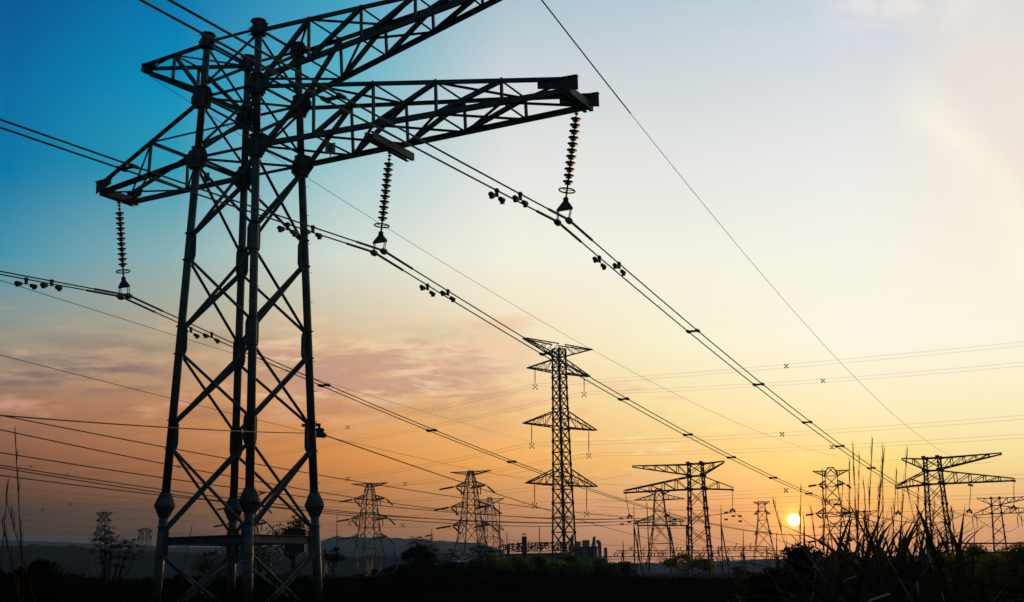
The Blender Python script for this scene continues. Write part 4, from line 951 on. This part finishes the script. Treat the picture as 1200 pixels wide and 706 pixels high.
# ------------------------------------------------------------------ vegetation
def leaves(C, n, spread, size, flat=0.0, up_bias=0.0):
    """n leaf quads around centres C (k,3) with spread (k,3)"""
    k = len(C); idx = rng.integers(0, k, n); d = rng.normal(size=(n, 3)); d /= np.linalg.norm(d, axis=1)[:, None]; r = rng.random((n, 1)) ** 0.45
    P = C[idx] + d * r * spread[idx]
    a = rng.normal(size=(n, 3)); a[:, 2] = a[:, 2] * (1 - flat) - up_bias; a /= np.linalg.norm(a, axis=1)[:, None]
    b = rng.normal(size=(n, 3)); b = np.cross(a, b); b /= np.linalg.norm(b, axis=1)[:, None]
    s = size * (0.6 + 0.8 * rng.random((n, 1))); L = a * s; W = b * s * 0.38
    return np.stack([P - L * 0.5, P + W * 0.5, P + L * 0.5, P - W * 0.5], 1)
def tree(xp, ytop, D, wpx, label, mt='leaf', n=1800, leaf=0.28, name='tree', ybot=None, trunk=True, group=None, blobs=9, gap=0.5, flatten=0.8):
    top = at(xp, ytop, D); w = wpx * D / F / 2; h = top.z; base = Vector((top.x, D, 0)); t = thing(name, label, 'tree' if trunk else 'bush', base, group)
    zb = at(xp, ybot, D).z if ybot else h * 0.35; zb = max(0.2, zb); ch = (h - zb) / 2; cz = (h + zb) / 2
    C = []; Sx = []
    for i in range(blobs):
        q = rng.normal(size=3); q /= np.linalg.norm(q); q *= rng.random() ** 0.4 * 0.75; C.append((base.x + q[0] * w, D + q[1] * w * 0.8, cz + q[2] * ch)); s_ = w * (0.26 + 0.28 * rng.random()); Sx.append((s_, s_, min(s_ * flatten, ch * 0.6)))
    C.append((base.x + w * .05, D, h - ch * 0.3)); Sx.append((w * 0.35, w * 0.35, ch * 0.3)); C = np.array(C); Sx = np.array(Sx)
    b = MB(); b.quads(leaves(C, n, Sx, leaf)); b.build('crown', M[mt], t)
    if trunk:
        b = MB(); tr = max(0.06, h * 0.022); fork = Vector((base.x + random.uniform(-.1, .1) * w, D, max(0.3, zb * 0.9))); b.path([base, base.lerp(fork, .5) + Vector((.03 * h, 0, 0)), fork], [tr * 1.3, tr, tr * .85], 7)
        for c in C: mid = fork.lerp(Vector(c), .5) + Vector((0, 0, -.05 * h)); b.path([fork, mid, Vector(c)], [tr * .6, tr * .35, tr * .12], 5)
        b.build('trunk', M['bark'], t)
    return t
def fan_tree(xp, ytop, D, label, heads, leafL, mt='leaf2', n=13, name='fan_leaved_tree'):
    """slender stems with whorls of long drooping leaflets (cassava or papaya habit)"""
    base = Vector((at(xp, ytop, D).x, D, 0)); t = thing(name, label, 'tree', base); st = MB(); lf = MB(); V = []
    for (hx, hy) in heads:
        c = at(hx, hy, D + random.uniform(-1.2, 1.2)); st.path([base + Vector((random.uniform(-.1, .1), 0, 0)), base.lerp(c, .55) + Vector((0, 0, -.15)), c], [.07, .05, .025], 6)
        for i in range(n):
            an = 2 * math.pi * i / n + random.uniform(-.2, .2); el_ = random.uniform(-.25, .55); d = Vector((math.cos(an) * math.cos(el_), math.sin(an) * math.cos(el_), math.sin(el_)))
            L = leafL * random.uniform(.7, 1.15); q = c + d * L * 0.45; st.tube(c, q, .010, .006, 4)
            for k in range(7):
                f = (k - 3) / 3; e = (d + d.cross(Vector((0, 0, 1))) * f * 1.1 + Vector((0, 0, -.12 * abs(f)))).normalized(); l = L * .62 * (1 - .35 * abs(f)); sd = e.cross(Vector((0, 0, 1))).normalized() * l * .11
                p1 = q + e * l * .5; V.append([q, p1 + sd, q + e * l - Vector((0, 0, l * .25)), p1 - sd])
    lf.quads(np.array([[list(p) for p in v] for v in V])); lf.build('crown', M[mt], t); st.build('stem', M['bark'], t)

# dark undergrowth over the middle ground
top_prof = [(-250, 668), (0, 668), (60, 664), (100, 672), (160, 676), (230, 672), (300, 670), (380, 672), (440, 674), (470, 662), (500, 652), (530, 657), (570, 662), (620, 669), (660, 670), (715, 670), (745, 673), (800, 675), (880, 676), (930, 672), (1000, 672), (1100, 694), (1200, 698), (1450, 700)]
C = []; Sx = []
for i in range(1150):
    x = random.uniform(-260, 1430); D_ = random.choice((random.uniform(56, 75), random.uniform(70, 120), random.uniform(110, 170)))
    yt = np.interp(x, [p[0] for p in top_prof], [p[1] for p in top_prof]) + random.expovariate(1 / 7.0) + (0 if D_ > 100 else 2)
    P_ = at(x, yt, D_); 
    if P_.z < 0.35: P_.z = 0.35
    w = random.uniform(1.2, 3.0) * (0.7 + D_ / 150); C.append((P_.x, D_, P_.z * 0.5)); Sx.append((w, w, P_.z * 0.5))
C = np.array(C); Sx = np.array(Sx)
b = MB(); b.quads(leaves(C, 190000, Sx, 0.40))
# solid core added inside each thicket to block the light
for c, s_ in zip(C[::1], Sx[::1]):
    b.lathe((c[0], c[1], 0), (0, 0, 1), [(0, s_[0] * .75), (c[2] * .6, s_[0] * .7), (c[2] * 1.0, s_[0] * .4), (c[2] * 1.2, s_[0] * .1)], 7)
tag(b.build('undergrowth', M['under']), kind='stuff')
# low rank grass close to and under the near pylon
n = 60000; Y_ = 14 + (56 - 14) * rng.random(n) ** 0.8; X_ = (rng.random(n) * 2 - 1) * (Y_ * 0.5 + 3); hh = (0.45 + 0.75 * rng.random(n)) * (0.65 + 0.012 * Y_)
hh *= 0.75 + 0.5 * np.array([noise.noise(Vector((x * .25, y * .25, 0))) for x, y in zip(X_, Y_)])
an = rng.random(n) * 6.28; w_ = 0.03 + 0.03 * rng.random(n); lean = rng.normal(size=(n, 2)) * .18
B0 = np.stack([X_ - np.cos(an) * w_, Y_ - np.sin(an) * w_, 0 * X_], 1); B1 = np.stack([X_ + np.cos(an) * w_, Y_ + np.sin(an) * w_, 0 * X_], 1)
T0 = np.stack([X_ + lean[:, 0] + w_ * .2, Y_ + lean[:, 1], hh], 1); T1 = np.stack([X_ + lean[:, 0] - w_ * .2, Y_ + lean[:, 1], hh], 1)
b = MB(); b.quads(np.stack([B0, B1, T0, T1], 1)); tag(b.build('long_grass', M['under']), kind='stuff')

fan_tree(130, 612, 70, 'dark palm-leaved tree in front of the far pylon at left', [(124, 622), (118, 631), (131, 634), (122, 645), (142, 640), (152, 637), (146, 652), (128, 655), (158, 652), (136, 662)], 0.85)
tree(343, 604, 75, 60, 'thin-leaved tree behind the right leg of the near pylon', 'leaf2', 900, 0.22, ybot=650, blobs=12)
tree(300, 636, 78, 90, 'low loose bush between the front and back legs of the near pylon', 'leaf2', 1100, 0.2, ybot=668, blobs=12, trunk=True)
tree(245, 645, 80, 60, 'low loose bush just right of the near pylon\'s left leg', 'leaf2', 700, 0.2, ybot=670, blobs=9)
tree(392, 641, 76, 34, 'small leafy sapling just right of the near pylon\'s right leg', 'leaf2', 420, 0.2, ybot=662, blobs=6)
fan_tree(496, 632, 92, 'dark bushy fan-leaved tree right of the pylon before the mound', [(492, 640), (483, 650), (498, 647), (508, 650), (478, 658), (490, 660), (504, 659), (494, 634), (502, 643)], 1.15)
tree(492, 638, 93, 44, 'rounded dark bush under the fan-leaved tree right of the mound pylon', 'leaf2', 1500, 0.3, ybot=672)
fan_tree(529, 648, 96, 'low dark fan-leaved tree between the mound and the blue shed', [(526, 654), (535, 656), (519, 657), (530, 649)], 1.0)
fan_tree(566, 640, 95, 'dark fan-leaved tree at the foot of the broad-based pylon', [(566, 646), (559, 652), (573, 652), (566, 658), (562, 642), (577, 646)], 1.1)
canopy = [(572, 648, 70, 'tree'), (604, 652, 60, 'tree'), (632, 650, 50, 'tree'), (664, 647, 62, 'tree'), (702, 653, 60, 'tree'), (728, 658, 40, 'tree'), (650, 658, 80, 'tree')]
cl = ['dark green round tree left of the tall middle pylon, under the fan-leaved tree', 'green tree directly below the chimney', 'small green tree below the middle roof characters', 'tallest green tree around the foot of the tall middle pylon', 'green tree right below the louvred factory block', 'green tree at the right end of the grove, by the switchyard', 'dark low tree in front of the grove']
for i, ((x, y, w, _), lb) in enumerate(zip(canopy, cl)): tree(x, y, 118 + i * 3, w, lb, 'leaf', 5200, 0.30, ybot=690, blobs=16, group='grove in front of the factory')
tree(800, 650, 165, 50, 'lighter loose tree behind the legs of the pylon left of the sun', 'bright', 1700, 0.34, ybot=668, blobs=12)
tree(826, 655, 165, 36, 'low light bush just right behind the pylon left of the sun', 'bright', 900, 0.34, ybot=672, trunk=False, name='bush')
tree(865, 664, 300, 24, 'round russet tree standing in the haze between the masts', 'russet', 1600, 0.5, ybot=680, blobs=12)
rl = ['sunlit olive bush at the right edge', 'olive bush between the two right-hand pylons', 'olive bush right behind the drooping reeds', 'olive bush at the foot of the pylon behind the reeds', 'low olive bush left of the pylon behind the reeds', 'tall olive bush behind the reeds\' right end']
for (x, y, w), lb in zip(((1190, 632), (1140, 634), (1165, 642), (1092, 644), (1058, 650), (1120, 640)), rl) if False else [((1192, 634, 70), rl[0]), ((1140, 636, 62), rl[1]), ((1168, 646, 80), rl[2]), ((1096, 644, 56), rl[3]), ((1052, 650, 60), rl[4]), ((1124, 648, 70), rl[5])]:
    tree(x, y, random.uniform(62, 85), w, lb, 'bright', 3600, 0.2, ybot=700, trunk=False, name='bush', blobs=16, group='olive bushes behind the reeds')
tree(46, 656, 34, 80, 'black rounded bush at the lower left by the thin stalks', 'under', 4200, 0.14, ybot=720, trunk=False, name='bush', blobs=14)
tree(-5, 668, 30, 60, 'black bush cut by the lower left edge', 'under', 2500, 0.14, ybot=720, trunk=False, name='bush', blobs=10)
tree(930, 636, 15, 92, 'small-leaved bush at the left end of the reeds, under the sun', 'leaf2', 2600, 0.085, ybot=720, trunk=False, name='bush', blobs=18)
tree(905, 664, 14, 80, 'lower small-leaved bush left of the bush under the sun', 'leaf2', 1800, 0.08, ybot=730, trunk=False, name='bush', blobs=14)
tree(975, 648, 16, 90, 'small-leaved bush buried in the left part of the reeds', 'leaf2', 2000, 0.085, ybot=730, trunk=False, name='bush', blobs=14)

# the clump of tall reeds at the right: broad arching blades
def blade(b, P, az_, L, w, lean, droop, seg=9):
    d = Vector((math.cos(az_), math.sin(az_), 0)); s = Vector((-math.sin(az_), math.cos(az_), 0)); tw = random.uniform(-.8, .8); s = (s * math.cos(tw) + d * math.sin(tw)); p = Vector(P); an = math.pi / 2 - lean; pts = []
    for i in range(seg + 1):
        f = i / seg; ww = w * (0.55 + 0.9 * f) * (1 - f) ** 0.55 if f > 0 else w * .5; ww = max(ww, 0.001); pts.append((p.copy(), ww)); p = p + (d * math.cos(an) + Vector((0, 0, math.sin(an)))) * (L / seg); an -= droop / seg * (0.4 + 1.8 * f)
    vs_ = []; 
    for q, ww in pts: vs_ += [q - s * ww / 2, q + Vector((0, 0, -ww * .22)), q + s * ww / 2]
    fs_ = []
    for i in range(seg): o = 3 * i; fs_ += [(o, o + 1, o + 4, o + 3), (o + 1, o + 2, o + 5, o + 4)]
    b.add(vs_, fs_)
reeds = MB()
def reed_top(x): return np.interp(x, [900, 930, 960, 1000, 1040, 1080, 1120, 1150, 1200, 1300], [705, 692, 668, 640, 630, 640, 652, 670, 692, 700])
for i in range(430):
    x = random.choice((random.uniform(958, 1115), random.gauss(1030, 36), random.uniform(965, 1190))); D_ = random.uniform(7.0, 12); x0 = x
    yt = reed_top(x) + random.expovariate(1 / 28.0); tp_ = at(x, yt, D_); H_ = max(0.7, tp_.z)
    az_ = random.choice((0, math.pi)) + random.gauss(0, .9); lean = abs(random.gauss(0.10, 0.14)); dr = random.choice((random.uniform(.1, .7), random.uniform(.6, 2.2)))
    L = H_ * (1.05 + 0.25 * dr); blade(reeds, (tp_.x - math.cos(az_) * L * .22, D_, 0), az_, L, random.uniform(.040, .072), lean, dr)
for i in range(1300):
    x = random.uniform(965, 1300); D_ = random.uniform(6.0, 11); H_ = random.uniform(.8, 1.5); P_ = at(x, 690, D_); blade(reeds, (P_.x, D_, 0), random.uniform(0, 6.28), H_, random.uniform(.02, .045), abs(random.gauss(.1, .2)), random.uniform(.3, 1.8), 6)
# big arching blades at the right end
for x, y, L, az_, lean, dr in ((1120, 640, 2.2, 0.1, .45, 2.6), (1135, 640, 2.4, 0.0, .5, 2.4), (1150, 660, 2.3, 0.2, .75, 1.6), (1160, 650, 2.2, -.2, .65, 2.2), (1105, 640, 2.1, 3.0, .3, 1.8), (1090, 625, 2.35, .1, .28, 1.0), (1075, 600, 2.05, .3, .16, .3), (1085, 605, 2.1, 3.3, .12, .2), (1030, 600, 2.2, 3.0, .10, .3), (1050, 600, 2.15, .2, .08, .25), (1000, 600, 2.1, 3.2, .15, .5), (1140, 690, 2.3, .1, 1.0, 1.0), (1010, 640, 2.2, 3.1, .35, 1.5), (1015, 640, 2.0, 2.9, .3, .9)):
    P_ = at(x, 700, 7.5); blade(reeds, (P_.x - math.cos(az_) * .35, 7.5, 0), az_, L, .062, lean, dr, 14)
reeds.build('reed_bed', M['reed']); o = bpy.data.objects['reed_bed']; tag(o, kind='stuff')

def stalk(xb, yb, xt, yt, D, label, plume=0.45, r=0.005, group='tall flowering grass stalks', D2=None):
    D2 = D2 or D; T = at(xt, yt, D2); B_ = at(xb, yb, D); dirn = (T - B_); B0 = B_ - dirn * (B_.z / dirn.z) if dirn.z > 0.1 and B_.z > 0 else B_
    t = thing('grass_stalk', label, 'grass stalk', B0, group); sid = Vector((random.uniform(-.03, .03), random.uniform(-.03, .03), 0)); L = (T - B0).length
    pts = [B0.lerp(T, f) + sid * math.sin(f * 3.1) * L * .5 for f in np.linspace(0, 1, 12)]
    MB().path(pts, [r * (1.25 - .95 * f) for f in np.linspace(0, 1, 12)], 5).build('stem', M['straw'], t)
    b = MB(); n = int(85 * plume / .45); V = []
    for i in range(n):
        f = 1 - plume * random.random() ** 1.1; k = f * 11; i0 = min(10, int(k)); p = pts[i0].lerp(pts[i0 + 1], k - i0); a = random.uniform(0, 6.28); g_ = (1 - f) / plume
        d = Vector((math.cos(a) * .11, math.sin(a) * .11, 1)).normalized() * random.uniform(.04, .10) * (.6 + .6 * math.sin(min(1, g_ + .1) * 3.1)); s_ = Vector((-math.sin(a), math.cos(a), 0)) * .0022; V.append([list(p - s_), list(p + s_), list(p + d + s_ * .3), list(p + d - s_ * .3)])
    b.quads(np.array(V)); b.build('plume', M['straw'], t)
    return t
sk = [((940, 660), (939, 572), 9), ((944, 640), (942, 610), 9), ((927, 655), (906, 588), 9), ((956, 655), (950, 598), 9.5), ((966, 640), (964, 556), 8.5), ((999, 640), (996, 540), 9), ((1008, 640), (1000, 524), 8.5), ((1003, 640), (1007, 536), 9.2), ((1016, 640), (1012, 566), 9.5), ((1020, 640), (1023, 514), 9), ((1028, 640), (1031, 570), 9.4), ((1032, 640), (1034, 524), 8.6), ((1030, 620), (1037, 526), 9), ((1044, 640), (1051, 553), 9.5), ((1060, 640), (1064, 529), 9.2), ((1078, 640), (1062, 570), 9), ((1075, 640), (1077, 574), 9.3), ((1118, 640), (1115, 600), 9), ((1100, 640), (1118, 604), 8), ((986, 640), (988, 570), 10), ((974, 650), (965, 584), 9.8), ((1052, 650), (1045, 600), 10), ((1092, 650), (1096, 590), 10), ((1068, 660), (1081, 600), 9.6)]
NUM = ['first', 'second', 'third', 'fourth', 'fifth', 'sixth', 'seventh', 'eighth', 'ninth', 'tenth', 'eleventh', 'twelfth', 'thirteenth', 'fourteenth', 'fifteenth', 'sixteenth', 'seventeenth', 'eighteenth', 'nineteenth', 'twentieth', 'twenty-first', 'twenty-second', 'twenty-third', 'twenty-fourth', 'twenty-fifth']
sk.sort(key=lambda e: e[1][0])
def rankw(i): return NUM[i] if i < 24 else 'rightmost'
for i, (B, T, D_) in enumerate(sk):
    lf = 'leftmost leaning' if i == 2 else ''
    stalk(B[0], B[1], T[0], T[1], D_, f'{rankw(i)} thin brown grass stalk with feathery tip, counted from the left of the reeds', plume=random.uniform(.32, .55), r=.0045)
stalk(28, 700, 17, 500, 8, 'tall single thin stalk near the left edge reaching highest there', .5, .006, 'thin stalks at the left edge')
stalk(20, 690, 2, 612, 8, 'short thin stalk leaning left, crossing the others at the left edge', .6, .005, 'thin stalks at the left edge')
stalk(-2, 690, 9, 568, 8.4, 'thin stalk leaning right beside the tall one at the left edge', .4, .005, 'thin stalks at the left edge')
stalk(36, 690, 8, 590, 8.2, 'crossing thin stalk leaning left at the left edge', .3, .005, 'thin stalks at the left edge')
stalk(214, 672, 225, 619, 20, 'thin dark stalk standing in front of the near pylon\'s base, right of its left leg', .4, .009, 'stalk before the pylon base')

for o in bpy.data.objects:
    if '_o' in o: del o['_o']
print('objects', len(bpy.data.objects))
